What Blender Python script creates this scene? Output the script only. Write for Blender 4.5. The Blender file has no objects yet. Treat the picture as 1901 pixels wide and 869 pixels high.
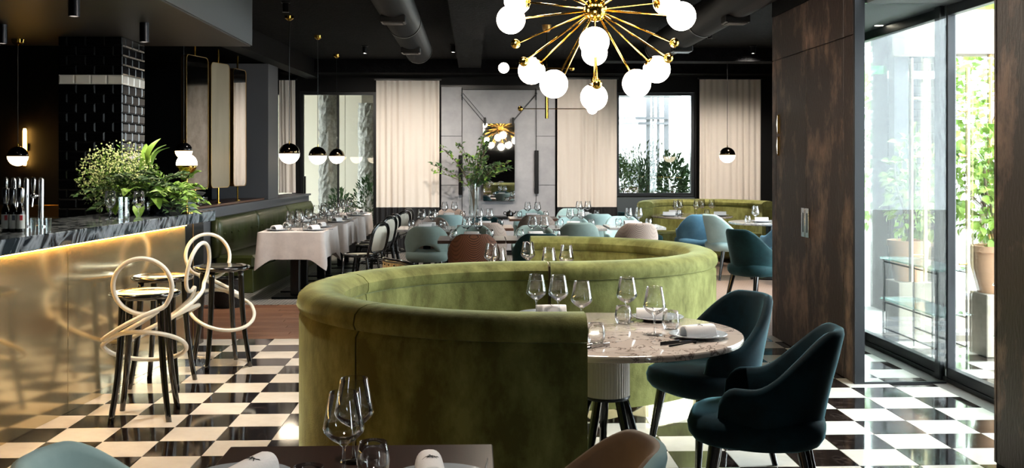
import bpy, bmesh, math, random
from mathutils import Vector, Matrix
R = random.Random(7)
PI = math.pi
sc = bpy.context.scene
C = sc.collection

# ------------------------------------------------------------------ camera, sky, exposure
cam_d = bpy.data.cameras.new('camera'); cam = bpy.data.objects.new('camera', cam_d); C.objects.link(cam)
cam_d.sensor_width = 36.0
cam_d.lens = 36.0 * 1940 / 1901
cam_d.shift_y = -134.5 / 1901
cam_d.clip_start = 0.05; cam_d.clip_end = 300
cam.location = (0, 0, 1.55)
cam.rotation_euler = (PI / 2, 0, -math.atan(.0366))
sc.camera = cam

world = bpy.data.worlds.new('overcast_sky'); sc.world = world; world.use_nodes = True
bgn = world.node_tree.nodes['Background']
bgn.inputs[0].default_value = (.88, .95, 1.0, 1); bgn.inputs[1].default_value = 9.0

vs = sc.view_settings
vs.view_transform = 'Standard'; vs.look = 'None'; vs.gamma = 1.0; vs.use_curve_mapping = False
vs.exposure = 1.05
sc.cycles.max_bounces = 10; sc.cycles.transparent_max_bounces = 24
sc.cycles.diffuse_bounces = 4; sc.cycles.glossy_bounces = 5
sc.cycles.sample_clamp_indirect = 6.0
sc.cycles.caustics_reflective = False; sc.cycles.caustics_refractive = False
sc.cycles.use_denoising = True

def portal(loc, rot, sx, sy):
    l = bpy.data.lights.new('daylight_portal', 'AREA'); l.shape = 'RECTANGLE'; l.size = sx; l.size_y = sy
    l.cycles.is_portal = True
    o = bpy.data.objects.new('daylight_portal', l); C.objects.link(o); o.location = loc; o.rotation_euler = rot
# area-light portals sit in the openings and only help sampling of the sky
portal((3.40, 7.0, 1.32), (0, PI / 2, 0), 2.6, 4.6)           # entrance glass
portal((4.08, 11.74, 1.57), (0, PI / 2, -.266), 2.5, 3.8)        # slanted facade of the far dining room
portal((2.72, .325, 1.5), (0, PI / 2, 0), 2.4, .45)               # unseen narrow window added right of the camera for highlights
portal((-2.32, 18.12, 1.5), (-PI / 2, 0, 0), 1.3, 2.4)
portal((3.15, 18.05, 1.85), (-PI / 2, 0, 0), 1.28, 1.8)

# ------------------------------------------------------------------ materials
def lin(h):
    h = h.lstrip('#'); v = [int(h[i:i + 2], 16) / 255 for i in (0, 2, 4)]
    return tuple(((c / 12.92) if c <= .04045 else ((c + .055) / 1.055) ** 2.4) for c in v) + (1,)

def mat(name, col, rough=.5, metal=0., spec=.5, noise=None, bump=None, sheen=None, coat=0., emit=None, trans=0., aniso=None):
    """noise=(col2, scale, detail, lo, hi [,stretch]); bump=(scale,strength [,stretch])"""
    m = bpy.data.materials.new(name); m.use_nodes = True
    nt = m.node_tree; b = nt.nodes['Principled BSDF']
    c1 = lin(col) if isinstance(col, str) else col
    b.inputs['Base Color'].default_value = c1
    b.inputs['Roughness'].default_value = rough; b.inputs['Metallic'].default_value = metal
    b.inputs['Specular IOR Level'].default_value = spec; b.inputs['Coat Weight'].default_value = coat
    b.inputs['Coat Roughness'].default_value = .06
    if sheen:
        b.inputs['Sheen Weight'].default_value = sheen[0]; b.inputs['Sheen Roughness'].default_value = sheen[1]
        b.inputs['Sheen Tint'].default_value = lin(sheen[2])
    if emit:
        b.inputs['Emission Color'].default_value = lin(emit[0]); b.inputs['Emission Strength'].default_value = emit[1]
    def coords(stretch):
        tc = nt.nodes.new('ShaderNodeTexCoord'); mp = nt.nodes.new('ShaderNodeMapping')
        nt.links.new(tc.outputs['Object'], mp.inputs[0]); mp.inputs['Scale'].default_value = stretch
        return mp.outputs[0]
    if noise:
        st = noise[5] if len(noise) > 5 else (1, 1, 1)
        n = nt.nodes.new('ShaderNodeTexNoise'); n.inputs['Scale'].default_value = noise[1]; n.inputs['Detail'].default_value = noise[2]; n.inputs['Roughness'].default_value = .66
        nt.links.new(coords(st), n.inputs['Vector'])
        r = nt.nodes.new('ShaderNodeValToRGB')
        r.color_ramp.elements[0].position = noise[3]; r.color_ramp.elements[0].color = c1
        r.color_ramp.elements[1].position = noise[4]; r.color_ramp.elements[1].color = lin(noise[0])
        nt.links.new(n.outputs[0], r.inputs[0]); nt.links.new(r.outputs[0], b.inputs['Base Color'])
    if bump:
        st = bump[2] if len(bump) > 2 else (1, 1, 1)
        n = nt.nodes.new('ShaderNodeTexNoise'); n.inputs['Scale'].default_value = bump[0]; n.inputs['Detail'].default_value = 5
        nt.links.new(coords(st), n.inputs['Vector'])
        bp = nt.nodes.new('ShaderNodeBump'); bp.inputs['Strength'].default_value = bump[1]; bp.inputs['Distance'].default_value = .02
        nt.links.new(n.outputs[0], bp.inputs['Height']); nt.links.new(bp.outputs[0], b.inputs['Normal'])
    return m

def glass(name, tint=(1, 1, 1, 1), base=.03, edge=.75, power=.35, rough=.02, gcol=(1, 1, 1, 1)):
    """thin clear glass: lets light straight through, reflects more towards grazing angles"""
    m = bpy.data.materials.new(name); m.use_nodes = True; nt = m.node_tree
    nt.nodes.clear()
    out = nt.nodes.new('ShaderNodeOutputMaterial'); mx = nt.nodes.new('ShaderNodeMixShader')
    t = nt.nodes.new('ShaderNodeBsdfTransparent'); t.inputs[0].default_value = tint
    g = nt.nodes.new('ShaderNodeBsdfGlossy'); g.inputs['Roughness'].default_value = rough; g.inputs[0].default_value = gcol
    lw = nt.nodes.new('ShaderNodeLayerWeight'); lw.inputs[0].default_value = power
    mr = nt.nodes.new('ShaderNodeMapRange'); mr.inputs[3].default_value = base; mr.inputs[4].default_value = edge
    nt.links.new(lw.outputs['Fresnel'], mr.inputs[0]); nt.links.new(mr.outputs[0], mx.inputs[0])
    nt.links.new(t.outputs[0], mx.inputs[1]); nt.links.new(g.outputs[0], mx.inputs[2]); nt.links.new(mx.outputs[0], out.inputs[0])
    return m

def emis(name, col, s):
    m = bpy.data.materials.new(name); m.use_nodes = True; nt = m.node_tree; nt.nodes.clear()
    out = nt.nodes.new('ShaderNodeOutputMaterial'); e = nt.nodes.new('ShaderNodeEmission')
    e.inputs[0].default_value = lin(col); e.inputs[1].default_value = s; nt.links.new(e.outputs[0], out.inputs[0])
    return m

def marble(name, c1, c2, c3, scale, rough=.08, stretch=(1, 1, 1), width=.06, turn=None):
    m = mat(name, c1, rough, coat=.3); nt = m.node_tree; b = nt.nodes['Principled BSDF']
    tc = nt.nodes.new('ShaderNodeTexCoord'); mp = nt.nodes.new('ShaderNodeMapping'); mp.inputs['Scale'].default_value = stretch
    if turn:
        m0 = nt.nodes.new('ShaderNodeMapping'); m0.inputs['Rotation'].default_value = turn
        nt.links.new(tc.outputs['Object'], m0.inputs[0]); nt.links.new(m0.outputs[0], mp.inputs[0])
    else: nt.links.new(tc.outputs['Object'], mp.inputs[0])
    n = nt.nodes.new('ShaderNodeTexNoise'); n.inputs['Scale'].default_value = scale; n.inputs['Detail'].default_value = 9; n.inputs['Distortion'].default_value = 1.2
    nt.links.new(mp.outputs[0], n.inputs['Vector'])
    r = nt.nodes.new('ShaderNodeValToRGB'); cr = r.color_ramp
    cr.elements[0].position = .5 - width; cr.elements[0].color = lin(c1)
    cr.elements[1].position = .5 + width; cr.elements[1].color = lin(c3)
    e = cr.elements.new(.5); e.color = lin(c2)
    nt.links.new(n.outputs[0], r.inputs[0]); nt.links.new(r.outputs[0], b.inputs['Base Color'])
    return m

def pattern(name, kind, c1, c2, scale, rough=.6, mortar=.02, coat=0.):
    """checker / small woven patterns too fine to build"""
    m = mat(name, c1, rough, coat=coat); nt = m.node_tree; b = nt.nodes['Principled BSDF']
    tc = nt.nodes.new('ShaderNodeTexCoord')
    if kind == 'checker':
        k = nt.nodes.new('ShaderNodeTexChecker'); k.inputs['Scale'].default_value = scale
        k.inputs[1].default_value = lin(c1); k.inputs[2].default_value = lin(c2)
        nt.links.new(tc.outputs['Object'], k.inputs[0]); nt.links.new(k.outputs[0], b.inputs['Base Color'])
    else:
        k = nt.nodes.new('ShaderNodeTexBrick'); k.inputs['Scale'].default_value = scale
        k.inputs['Color1'].default_value = lin(c1); k.inputs['Color2'].default_value = lin(c1); k.inputs['Mortar'].default_value = lin(c2)
        k.inputs['Mortar Size'].default_value = mortar; k.inputs['Brick Width'].default_value = .5; k.inputs['Row Height'].default_value = .25
        nt.links.new(tc.outputs['Object'], k.inputs[0]); nt.links.new(k.outputs[0], b.inputs['Base Color'])
    return m

M = {}
M['black_wall'] = mat('black_wall', '#060607', .6, spec=.2)
M['ceiling'] = mat('rough_black_plaster', '#060607', .9, spec=.15, noise=('#0e0e10', 6, 8, .4, .62), bump=(28, 1.0))
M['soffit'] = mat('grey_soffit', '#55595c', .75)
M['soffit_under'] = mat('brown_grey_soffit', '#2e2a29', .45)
M['grey_paint'] = mat('grey_paint', '#5d5e63', .5)
M['panel_grey'] = mat('pale_grey_panel', '#a9a9ad', .45, noise=('#9a9a9f', 3, 4, .35, .65))
M['white_tile'] = mat('cream_stone_tile', '#e6dfd4', .07, spec=.5, noise=('#d8cfc2', 4, 6, .4, .7))
M['black_tile'] = marble('black_stone_tile', '#17110f', '#3a302c', '#120d0c', 5, .07, width=.035)
M['grout'] = mat('grout', '#6d6761', .8)
M['wood_floor'] = mat('oak_plank', '#7a4f37', .38, noise=('#5c3927', 3, 8, .35, .65, (1, 14, 1)), bump=(20, .12, (1, 14, 1)))
M['wood_floor2'] = mat('oak_plank_light', '#8a6147', .38, noise=('#694530', 3, 8, .35, .65, (1, 14, 1)), bump=(20, .12, (1, 14, 1)))
M['herringbone'] = pattern('herringbone_wood', 'brick', '#9a8274', '#6f5b50', 5, .35, .015)
M['basket'] = pattern('basketweave_floor', 'brick', '#d6d1c9', '#08080a', 6.5, .35, .075)
M['wallpaper'] = mat('brown_textured_panel', '#2c1e19', .55, noise=('#7a6051', 3.2, 12, .5, .64, (1, 1, .6)), bump=(60, .25, (1, 1, .3)))
M['dark_paper'] = mat('dark_floral_paper', '#120e0d', .55, noise=('#2f2320', 4, 10, .52, .75, (1, 1, .6)))
M['metro'] = mat('black_glazed_tile', '#08080a', .16, spec=.4)
M['metro_matt'] = mat('black_matt_tile', '#0a0a0c', .5, spec=.12)
M['metro_white'] = mat('white_glazed_tile', '#e8e2da', .12, spec=.5)
M['brass'] = mat('polished_brass', '#d6ab4f', .12, 1.)
M['brass_soft'] = mat('brushed_brass', '#b9935a', .32, 1.)
M['champagne_rod'] = mat('pale_gold_rod', '#cdbb93', .3, .9)
M['champagne'] = mat('champagne_mirror_back', '#a2937d', .45, .5, noise=('#958873', 9, 4, .3, .7, (1, 1, .15)))
M['bar_brass'] = mat('bar_brass_mirror', '#decaa0', .12, .82, bump=(2.0, .01))
M['plinth_brass'] = mat('plinth_mirror', '#d9cda6', .08, 1.)
M['steel'] = mat('steel', '#c8c8ca', .18, 1.)
M['dark_steel'] = mat('dark_steel', '#3a3a3e', .3, 1.)
M['mirror'] = mat('mirror', '#dcdcdc', .02, 1.)
M['mirror_smoked'] = mat('antique_mirror', '#9b9a98', .05, 1., noise=('#77736d', 5, 8, .4, .7))
M['black_metal'] = mat('black_metal', '#0b0b0d', .35, .3)
M['frame'] = mat('anthracite_frame', '#1b1d21', .4, .4)
M['duct'] = mat('black_duct', '#111114', .55, spec=.3)
M['black_lacquer'] = mat('black_lacquer', '#0a0a0b', .16, spec=.6, coat=.5)
M['white_lacquer'] = mat('cream_tube', '#efe8da', .3, coat=.3)
M['bar_marble'] = marble('black_grey_marble', '#242a30', '#8a929b', '#1a1f25', 7, .08, (1, 1, .18), .10, (.75, .3, 0))
M['table_marble'] = marble('pink_grey_marble', '#c4b4a9', '#67554d', '#cbbdb2', 7, .09, (1, 1, 1), .02)
M['white_marble'] = marble('white_marble', '#a9a7a5', '#8d8c8c', '#b4b2b0', 6, .15)
M['green'] = mat('olive_velvet', '#5e5c2e', .8, spec=.2, noise=('#8c8d53', 6, 14, .40, .64, (1, 1, .55)), bump=(140, .12), sheen=(.8, .35, '#d0d8a6'))
M['green_leather'] = mat('green_leather', '#353c1a', .3, noise=('#444b23', 4, 5, .35, .65))
M['blue'] = mat('petrol_velvet', '#08191f', .8, spec=.15, noise=('#0e2b35', 6, 7, .4, .7), sheen=(1.0, .28, '#8ec6d4'))
M['blue_bright'] = mat('blue_velvet', '#446c84', .7, spec=.2, noise=('#557f97', 7, 7, .35, .7), sheen=(.6, .35, '#a6cbdc'))
M['teal'] = mat('pale_teal_velvet', '#94aeae', .75, spec=.2, noise=('#a5bdbc', 5, 6, .35, .7), sheen=(.4, .4, '#cfe6e4'))
M['grey_teal'] = mat('grey_teal_velvet', '#7a8a85', .75, spec=.2, noise=('#6b7b77', 5, 6, .35, .7), sheen=(.4, .4, '#b4ccc8'))
M['dark_teal'] = mat('dark_teal_velvet', '#173236', .75, spec=.2, noise=('#21464b', 5, 6, .4, .7), sheen=(.6, .35, '#7fa6a8'))
M['knit_brown'] = pattern('brown_dotted_weave', 'brick', '#8a5c44', '#4a3025', 42, .85, .05)
M['knit_taupe'] = pattern('taupe_dotted_weave', 'brick', '#a08f85', '#7b6c63', 42, .85, .04)
M['tan'] = mat('brown_suede', '#5e4a38', .6, spec=.3, noise=('#6d5845', 5, 6, .35, .7), sheen=(.3, .4, '#d8c3a8'))
M['dark_wood'] = mat('dark_walnut', '#2a1a16', .3, noise=('#3b2620', 4, 8, .35, .7, (12, 1, 1)))
M['brown_wood'] = mat('brown_walnut', '#6b4636', .3, noise=('#54362a', 4, 8, .35, .7, (1, 12, 1)))
M['linen'] = mat('white_linen', '#d8cdc8', .85, noise=('#cfc4c0', 8, 4, .4, .6), bump=(90, .05))
M['napkin'] = mat('white_napkin', '#ebe6e4', .85, bump=(150, .08))
M['print'] = mat('black_print', '#121212', .7)
M['porcelain'] = mat('grey_porcelain', '#aab0b6', .2, coat=.4)
M['cane'] = pattern('woven_cane', 'brick', '#d8c9a8', '#a8946e', 60, .6, .03)
M['cane_white'] = mat('pale_cane', '#e3dccb', .6)
M['opal'] = emis('opal_glass_lit', '#fff1dd', 14.0)
M['opal_soft'] = emis('opal_glass_soft', '#ffeccf', 5.0)
M['opal_warm'] = emis('opal_glass_warm', '#ffd9a0', 5.0)
M['led'] = emis('warm_led', '#ffc062', 45.0)
M['lamp_warm'] = emis('warm_tube', '#ffbe5c', 9.0)
M['downlight'] = emis('downlight_lens', '#fff0d6', 14.0)
M['exit_green'] = emis('exit_sign_green', '#18c552', 2.5)
M['glassware'] = glass('glassware', (.985, .99, .99, 1), .06, .9, .22, .0)
M['pane'] = glass('window_pane', (.95, .98, .975, 1), .03, .42, .2, .0)
M['shelf_glass'] = glass('green_shelf_glass', (.72, .86, .82, 1), .06, .8, .3, .02)
M['vase_glass'] = glass('vase_glass', (.95, .98, .98, 1), .06, .6, .25, .02)
M['leaf'] = mat('leaf', '#5a8431', .45, noise=('#8aae48', 9, 4, .3, .7))
M['leaf_dark'] = mat('leaf_dark', '#2c4726', .5, noise=('#4d6c3c', 9, 4, .3, .7))
M['leaf_bright'] = mat('leaf_bright', '#5c8422', .45, noise=('#8aa634', 9, 4, .3, .7))
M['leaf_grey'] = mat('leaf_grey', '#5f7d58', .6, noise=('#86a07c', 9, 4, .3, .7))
M['leaf_shade'] = mat('leaf_grey_green', '#3a5036', .6, noise=('#4c6546', 9, 4, .3, .7))
M['leaf_asp'] = mat('asparagus_fern', '#2c5130', .6)
M['baby'] = mat('babys_breath', '#cfd69b', .7)
M['stem'] = mat('stem', '#4c5a2c', .7)
M['bark'] = mat('bark', '#5b4c3b', .9)
M['curtain'] = mat('cream_curtain', '#f3eae1', .9)
M['curtain_black'] = mat('black_curtain', '#0b0b0f', .7)
M['stone_rough'] = mat('rough_white_stone', '#c9c7bf', .9, noise=('#8c8a82', 10, 8, .35, .65), bump=(14, 1.0))
M['beige_stone'] = mat('beige_cladding', '#d8d0bd', .8)
M['concrete'] = mat('concrete', '#a89f8e', .85, noise=('#8d8576', 5, 8, .35, .65))
M['terrace'] = mat('terrace_paving', '#b9b6b0', .7)
M['terracotta'] = mat('terracotta', '#c49a78', .8)
M['pewter'] = mat('pewter', '#5d6468', .45, .6)
M['bottle'] = mat('dark_bottle', '#0a0a0b', .08, coat=.6)
M['label_white'] = mat('label_white', '#d8d8d4', .6)
M['label_red'] = mat('label_red', '#b52a30', .6)
M['slate'] = mat('slate_panel', '#3d464b', .55)
# cream curtains let some daylight through
_nt = M['curtain'].node_tree; _b = _nt.nodes['Principled BSDF']; _o = _nt.nodes['Material Output']
_t = _nt.nodes.new('ShaderNodeBsdfTranslucent'); _t.inputs[0].default_value = lin('#e6dacb'); _m = _nt.nodes.new('ShaderNodeMixShader'); _m.inputs[0].default_value = .25
_nt.links.new(_b.outputs[0], _m.inputs[1]); _nt.links.new(_t.outputs[0], _m.inputs[2]); _nt.links.new(_m.outputs[0], _o.inputs[0])

# ------------------------------------------------------------------ mesh helpers
class MB:
    def __init__(self): self.v = []; self.f = []
    def add(self, vs_, fs):
        n = len(self.v); self.v += [tuple(p) for p in vs_]; self.f += [tuple(i + n for i in q) for q in fs]; return self
    def box(self, x0, x1, y0, y1, z0, z1):
        return self.add([(x0, y0, z0), (x1, y0, z0), (x1, y1, z0), (x0, y1, z0), (x0, y0, z1), (x1, y0, z1), (x1, y1, z1), (x0, y1, z1)],
                        [(3, 2, 1, 0), (4, 5, 6, 7), (0, 1, 5, 4), (1, 2, 6, 5), (2, 3, 7, 6), (3, 0, 4, 7)])
    def bbox(self, x0, x1, y0, y1, z0, z1, b=.004):
        """box with chamfered edges"""
        pts = []
        for z, e in ((z0, b), (z0 + b, 0), (z1 - b, 0), (z1, b)):
            pts.append([(x0 + b, y0 + e), (x1 - b, y0 + e), (x1 - e, y0 + b), (x1 - e, y1 - b), (x1 - b, y1 - e), (x0 + b, y1 - e), (x0 + e, y1 - b), (x0 + e, y0 + b)])
            pts[-1] = [(x, y, z) for x, y in pts[-1]]
        vs_ = sum(pts, []); fs = [tuple(range(7, -1, -1)), tuple(range(24, 32))]
        for k in range(3):
            for i in range(8):
                j = (i + 1) % 8; fs.append((k * 8 + i, k * 8 + j, k * 8 + 8 + j, k * 8 + 8 + i))
        return self.add(vs_, fs)
    def cyl(self, p0, p1, r0, r1=None, n=12):
        r1 = r0 if r1 is None else r1
        p0 = Vector(p0); p1 = Vector(p1); d = (p1 - p0).normalized()
        a = d.orthogonal().normalized(); b = d.cross(a)
        vs_ = [p + (a * math.cos(2 * PI * i / n) + b * math.sin(2 * PI * i / n)) * r for p, r in ((p0, r0), (p1, r1)) for i in range(n)]
        fs = [(i, (i + 1) % n, n + (i + 1) % n, n + i) for i in range(n)] + [tuple(range(n - 1, -1, -1)), tuple(range(n, 2 * n))]
        return self.add(vs_, fs)
    def lathe(self, prof, n=24, c=(0, 0, 0), closed=False):
        """prof: list of (r,z); r=0 ends close to a point"""
        vs_ = []; idx = []
        for r, z in prof:
            if r < 1e-6: idx.append([len(vs_)] * n); vs_.append((c[0], c[1], c[2] + z))
            else:
                idx.append(list(range(len(vs_), len(vs_) + n)))
                vs_ += [(c[0] + r * math.cos(2 * PI * i / n), c[1] + r * math.sin(2 * PI * i / n), c[2] + z) for i in range(n)]
        fs = []
        rng = list(range(len(prof) - 1)) + ([len(prof) - 1] if closed else [])
        for k in rng:
            a, b = idx[k], idx[(k + 1) % len(prof)]
            for i in range(n):
                j = (i + 1) % n
                q = []
                for t in (a[i], a[j], b[j], b[i]):
                    if t not in q: q.append(t)
                if len(q) > 2: fs.append(tuple(q))
        return self.add(vs_, fs)
    def tube(self, pts, r, n=8, closed=False):
        pts = [Vector(p) for p in pts]; m = len(pts); rings = []; up = None
        for i, p in enumerate(pts):
            t = (pts[(i + 1) % m] - pts[i - 1]) if (closed or 0 < i < m - 1) else (pts[1] - pts[0] if i == 0 else pts[-1] - pts[-2])
            t.normalize()
            if up is None: up = t.orthogonal().normalized()
            up = (up - t * up.dot(t)).normalized(); b = t.cross(up)
            rr = r[i] if isinstance(r, (list, tuple)) else r
            rings.append([p + (up * math.cos(2 * PI * k / n) + b * math.sin(2 * PI * k / n)) * rr for k in range(n)])
        vs_ = sum(rings, []); fs = []
        for i in range(m if closed else m - 1):
            j = (i + 1) % m
            for k in range(n):
                l = (k + 1) % n; fs.append((i * n + k, i * n + l, j * n + l, j * n + k))
        if not closed: fs += [tuple(range(n - 1, -1, -1)), tuple(range((m - 1) * n, m * n))]
        return self.add(vs_, fs)
    def grid(self, rows, wrap=False, cap=False):
        """rows: list of equal-length point lists"""
        n = len(rows[0]); m = len(rows); vs_ = [p for r in rows for p in r]; fs = []
        for i in range(m - 1):
            for k in range(n if wrap else n - 1):
                l = (k + 1) % n; fs.append((i * n + k, i * n + l, (i + 1) * n + l, (i + 1) * n + k))
        if cap: fs += [tuple(range(n - 1, -1, -1)), tuple(range((m - 1) * n, m * n))]
        return self.add(vs_, fs)
    def prism(self, outline, z0, z1):
        n = len(outline)
        vs_ = [(x, y, z0) for x, y in outline] + [(x, y, z1) for x, y in outline]
        return self.add(vs_, [(i, (i + 1) % n, n + (i + 1) % n, n + i) for i in range(n)] + [tuple(range(n - 1, -1, -1)), tuple(range(n, 2 * n))])
    def sphere(self, c, r, n=24, z0=-1., z1=1., cap=False):
        a0, a1 = math.asin(z0), math.asin(z1); k = max(4, int(n / 2 * (a1 - a0) / PI))
        pr = [(r * math.cos(a0 + (a1 - a0) * i / k), r * math.sin(a0 + (a1 - a0) * i / k)) for i in range(k + 1)]
        if z0 <= -1: pr[0] = (0, -r)
        if z1 >= 1: pr[-1] = (0, r)
        if cap:
            if z0 > -1: pr = [(0, pr[0][1])] + pr
            if z1 < 1: pr = pr + [(0, pr[-1][1])]
        return self.lathe(pr, n, c)
    def rot(self, ang, axis='Z', c=(0, 0, 0)):
        mt = Matrix.Translation(c) @ Matrix.Rotation(ang, 4, axis) @ Matrix.Translation([-k for k in c])
        self.v = [tuple(mt @ Vector(p)) for p in self.v]; return self
    def move(self, x, y, z): self.v = [(a + x, b + y, c + z) for a, b, c in self.v]; return self
    def mesh(self, name, smooth=False, fix=True):
        me = bpy.data.meshes.new(name); me.from_pydata(self.v, [], self.f)
        if fix:
            bm = bmesh.new(); bm.from_mesh(me); bmesh.ops.recalc_face_normals(bm, faces=bm.faces); bm.to_mesh(me); bm.free()
        if smooth:
            me.polygons.foreach_set('use_smooth', [True] * len(me.polygons))
            if smooth != 'all': me.set_sharp_from_angle(angle=math.radians(38))
        me.update(); return me

def obj(name, mb, m, parent=None, smooth=False, loc=None, rz=None):
    me = mb if isinstance(mb, bpy.types.Mesh) else mb.mesh(name, smooth)
    if not me.materials: me.materials.append(M[m] if isinstance(m, str) else m)
    o = bpy.data.objects.new(name, me); C.objects.link(o)
    if parent is not None: o.parent = parent
    if loc is not None: o.location = loc
    if rz is not None: o.rotation_euler = (0, 0, rz)
    return o
def tag(o, label, cat, group=None):
    o['label'] = label; o['category'] = cat
    if group: o['group'] = group
    return o
def thing(name, label, cat, loc=(0, 0, 0), rz=0, group=None):
    o = bpy.data.objects.new(name, None); C.objects.link(o); o.empty_display_size = .1
    o.location = loc; o.rotation_euler = (0, 0, rz); return tag(o, label, cat, group)
def struct(name, mb, m, parent=None, smooth=False, loc=None):
    o = obj(name, mb, m, parent, smooth, loc)
    if parent is None: o['kind'] = 'structure'
    return o
def dup(root, loc, rz, label, group=None):
    r = root.copy(); C.objects.link(r); r.location = loc; r.rotation_euler = (0, 0, rz); r['label'] = label
    if group: r['group'] = group
    for ch in list(root.children):
        c = ch.copy(); C.objects.link(c); c.parent = r
        for g in list(ch.children):
            d = g.copy(); C.objects.link(d); d.parent = c
    return r
def smooth_pts(pts, sub=6, closed=False):
    """Catmull-Rom through the points"""
    P = [Vector(p) for p in pts]; n = len(P); out = []
    for i in range(n if closed else n - 1):
        a = P[i - 1] if (closed or i > 0) else P[0]; b = P[i]; c = P[(i + 1) % n]; d = P[(i + 2) % n] if (closed or i < n - 2) else P[-1]
        for k in range(sub):
            t = k / sub
            out.append(.5 * ((2 * b) + (c - a) * t + (2 * a - 5 * b + 4 * c - d) * t * t + (3 * b - a - 3 * c + d) * t ** 3))
    if not closed: out.append(P[-1])
    return out
def sstep(a, b, x):
    t = min(1, max(0, (x - a) / (b - a))); return t * t * (3 - 2 * t)

# ================================================================== THE SETTING
# ---- floor: black and cream stone tiles near, oak planks, then basketweave and herringbone
fl = struct('floor', MB().box(-2.75, 3.36, -3, 9.209, -.05, -.003), 'grout')
TX, TY = .309, .304
X0, Y0 = -1.743, 6.165
tile_me = MB().bbox(.001, TX - .001, .001, TY - .001, -.02, 0, .0012).mesh('tile')
tile_w = tile_me.copy(); tile_w.materials.append(M['white_tile']); tile_b = tile_me.copy(); tile_b.materials.append(M['black_tile'])
def is_black(i, j): return (i + j) % 2 == 0           # (i=-1, j=-1) is black
for j in range(-4, 10):
    for i in range(-3, 17):
        if i == 16: continue
        o = obj('tile', tile_b if is_black(i, j) else tile_w, None, fl, loc=(X0 + i * TX, Y0 + j * TY, 0))
def tile_field(name, i0, i1, j0, j1, parent, z=0):
    mb = MB(); mi = []
    for j in range(j0, j1):
        for i in range(i0, i1):
            mb.box(X0 + i * TX + .001, X0 + (i + 1) * TX - .001, Y0 + j * TY + .001, Y0 + (j + 1) * TY - .001, z - .02, z); mi += [1 if is_black(i, j) else 0] * 6
    me = mb.mesh(name); me.materials.append(M['white_tile']); me.materials.append(M['black_tile']); me.polygons.foreach_set('material_index', mi)
    o = obj(name, me, None, parent); o['kind'] = 'stuff'; return o
tile_field('tiles', -3, 14, -30, -4, fl)

fp = struct('floor_planks', MB().box(-6.2, 1.5, 9.209, 11.40, -.05, -.004), 'dark_wood')
pl_me = [MB().bbox(0, 1.195, 0, .118, -.02, 0, .0015).mesh('plank') for _ in range(2)]
pl_me[0].materials.append(M['wood_floor']); pl_me[1].materials.append(M['wood_floor2'])
for r in range(18):
    y = 9.211 + r * .1215; x = -4.4 - (r * .43) % 1.2
    while x < .6:
        obj('plank', pl_me[R.randrange(2)], None, fp, loc=(x, y, 0)); x += 1.2
struct('floor_basketweave', MB().box(-6.2, 1.5, 11.40, 18.0, -.05, 0), 'basket')
struct('floor_herringbone', MB().prism([(1.5, 9.209), (3.36, 9.209), (5.7, 18.0), (1.5, 18.0)], -.05, 0), 'herringbone')
struct('floor_bar', MB().box(-6.2, -2.75, -3, 9.209, -.05, -.002), 'black_wall')

# ---- ceiling, soffit over the bar, beams, ducts
struct('ceiling', MB().prism([(-6.3, -3.1), (2.75, -3.1), (2.75, 9.35), (3.42, 9.35), (5.8, 18.15), (-6.3, 18.15)], 3.25, 3.4), 'ceiling')
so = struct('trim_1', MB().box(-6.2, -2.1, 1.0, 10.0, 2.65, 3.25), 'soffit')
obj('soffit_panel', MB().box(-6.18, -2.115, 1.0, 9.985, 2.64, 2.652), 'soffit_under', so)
struct('trim_2', MB().box(-3.2, 5.2, 17.35, 17.99, 3.02, 3.25), 'ceiling')
struct('trim_3', MB().prism([(-3.20, 11.0), (-2.97, 11.0), (-2.60, 17.9), (-2.85, 17.9)], 2.96, 3.25), 'black_wall')
struct('trim_4', MB().box(1.75, 5.2, 15.5, 15.9, 3.05, 3.25), 'ceiling')
struct('trim_5', MB().box(-.25, .12, 9.0, 17.3, 3.1, 3.25), 'ceiling')

# ---- back wall with two windows, panels, curtains
wb = MB()
for x0, x1, z0, z1 in ((-6.3, -3.42, 0, 3.25), (-3.06, -2.975, 0, 3.25), (-1.67, 2.46, 0, 3.25), (3.83, 5.9, 0, 3.25),
                       (-3.42, -3.06, 0, .9), (-3.42, -3.06, 2.75, 3.25), (-2.975, -1.67, 0, .28), (-2.975, -1.67, 2.75, 3.25),
                       (2.46, 3.83, 0, .95), (2.46, 3.83, 2.75, 3.25)):
    wb.box(x0, x1, 18.0, 18.2, z0, z1)
struct('wall_back', wb, 'black_wall')
def window(name, x0, x1, z0, z1, y, mull=(), fw=.05):
    w = struct(name, MB().box(x0, x1, y + .03, y + .04, z0, z1), 'pane')
    fr = [(x0, x0 + fw, z0, z1), (x1 - fw, x1, z0, z1), (x0 + fw, x1 - fw, z0, z0 + fw), (x0 + fw, x1 - fw, z1 - fw, z1)]
    for a, b, c, d in fr: obj('window_frame', MB().box(a, b, y - .02, y + .09, c, d), 'frame', w)
    for mx in mull: obj('mullion', MB().box(mx - .014, mx + .014, y, y + .07, z0 + fw, z1 - fw), 'frame', w)
    return w
window('window_1', -2.97, -1.675, .285, 2.745, 18.05, (-2.33,))
window('window_2', 2.465, 3.825, .955, 2.745, 18.05)
window('window_3', -3.415, -3.065, .905, 2.745, 18.05)
obj('sill_panel', MB().bbox(2.47, 3.82, 17.96, 17.999, .02, .93), 'slate', bpy.data.objects['window_2'])
w1 = bpy.data.objects['window_1']
obj('window_handle', MB().box(-2.90, -2.875, 18.0, 18.03, .95, 1.3), 'black_metal', w1)

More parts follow.
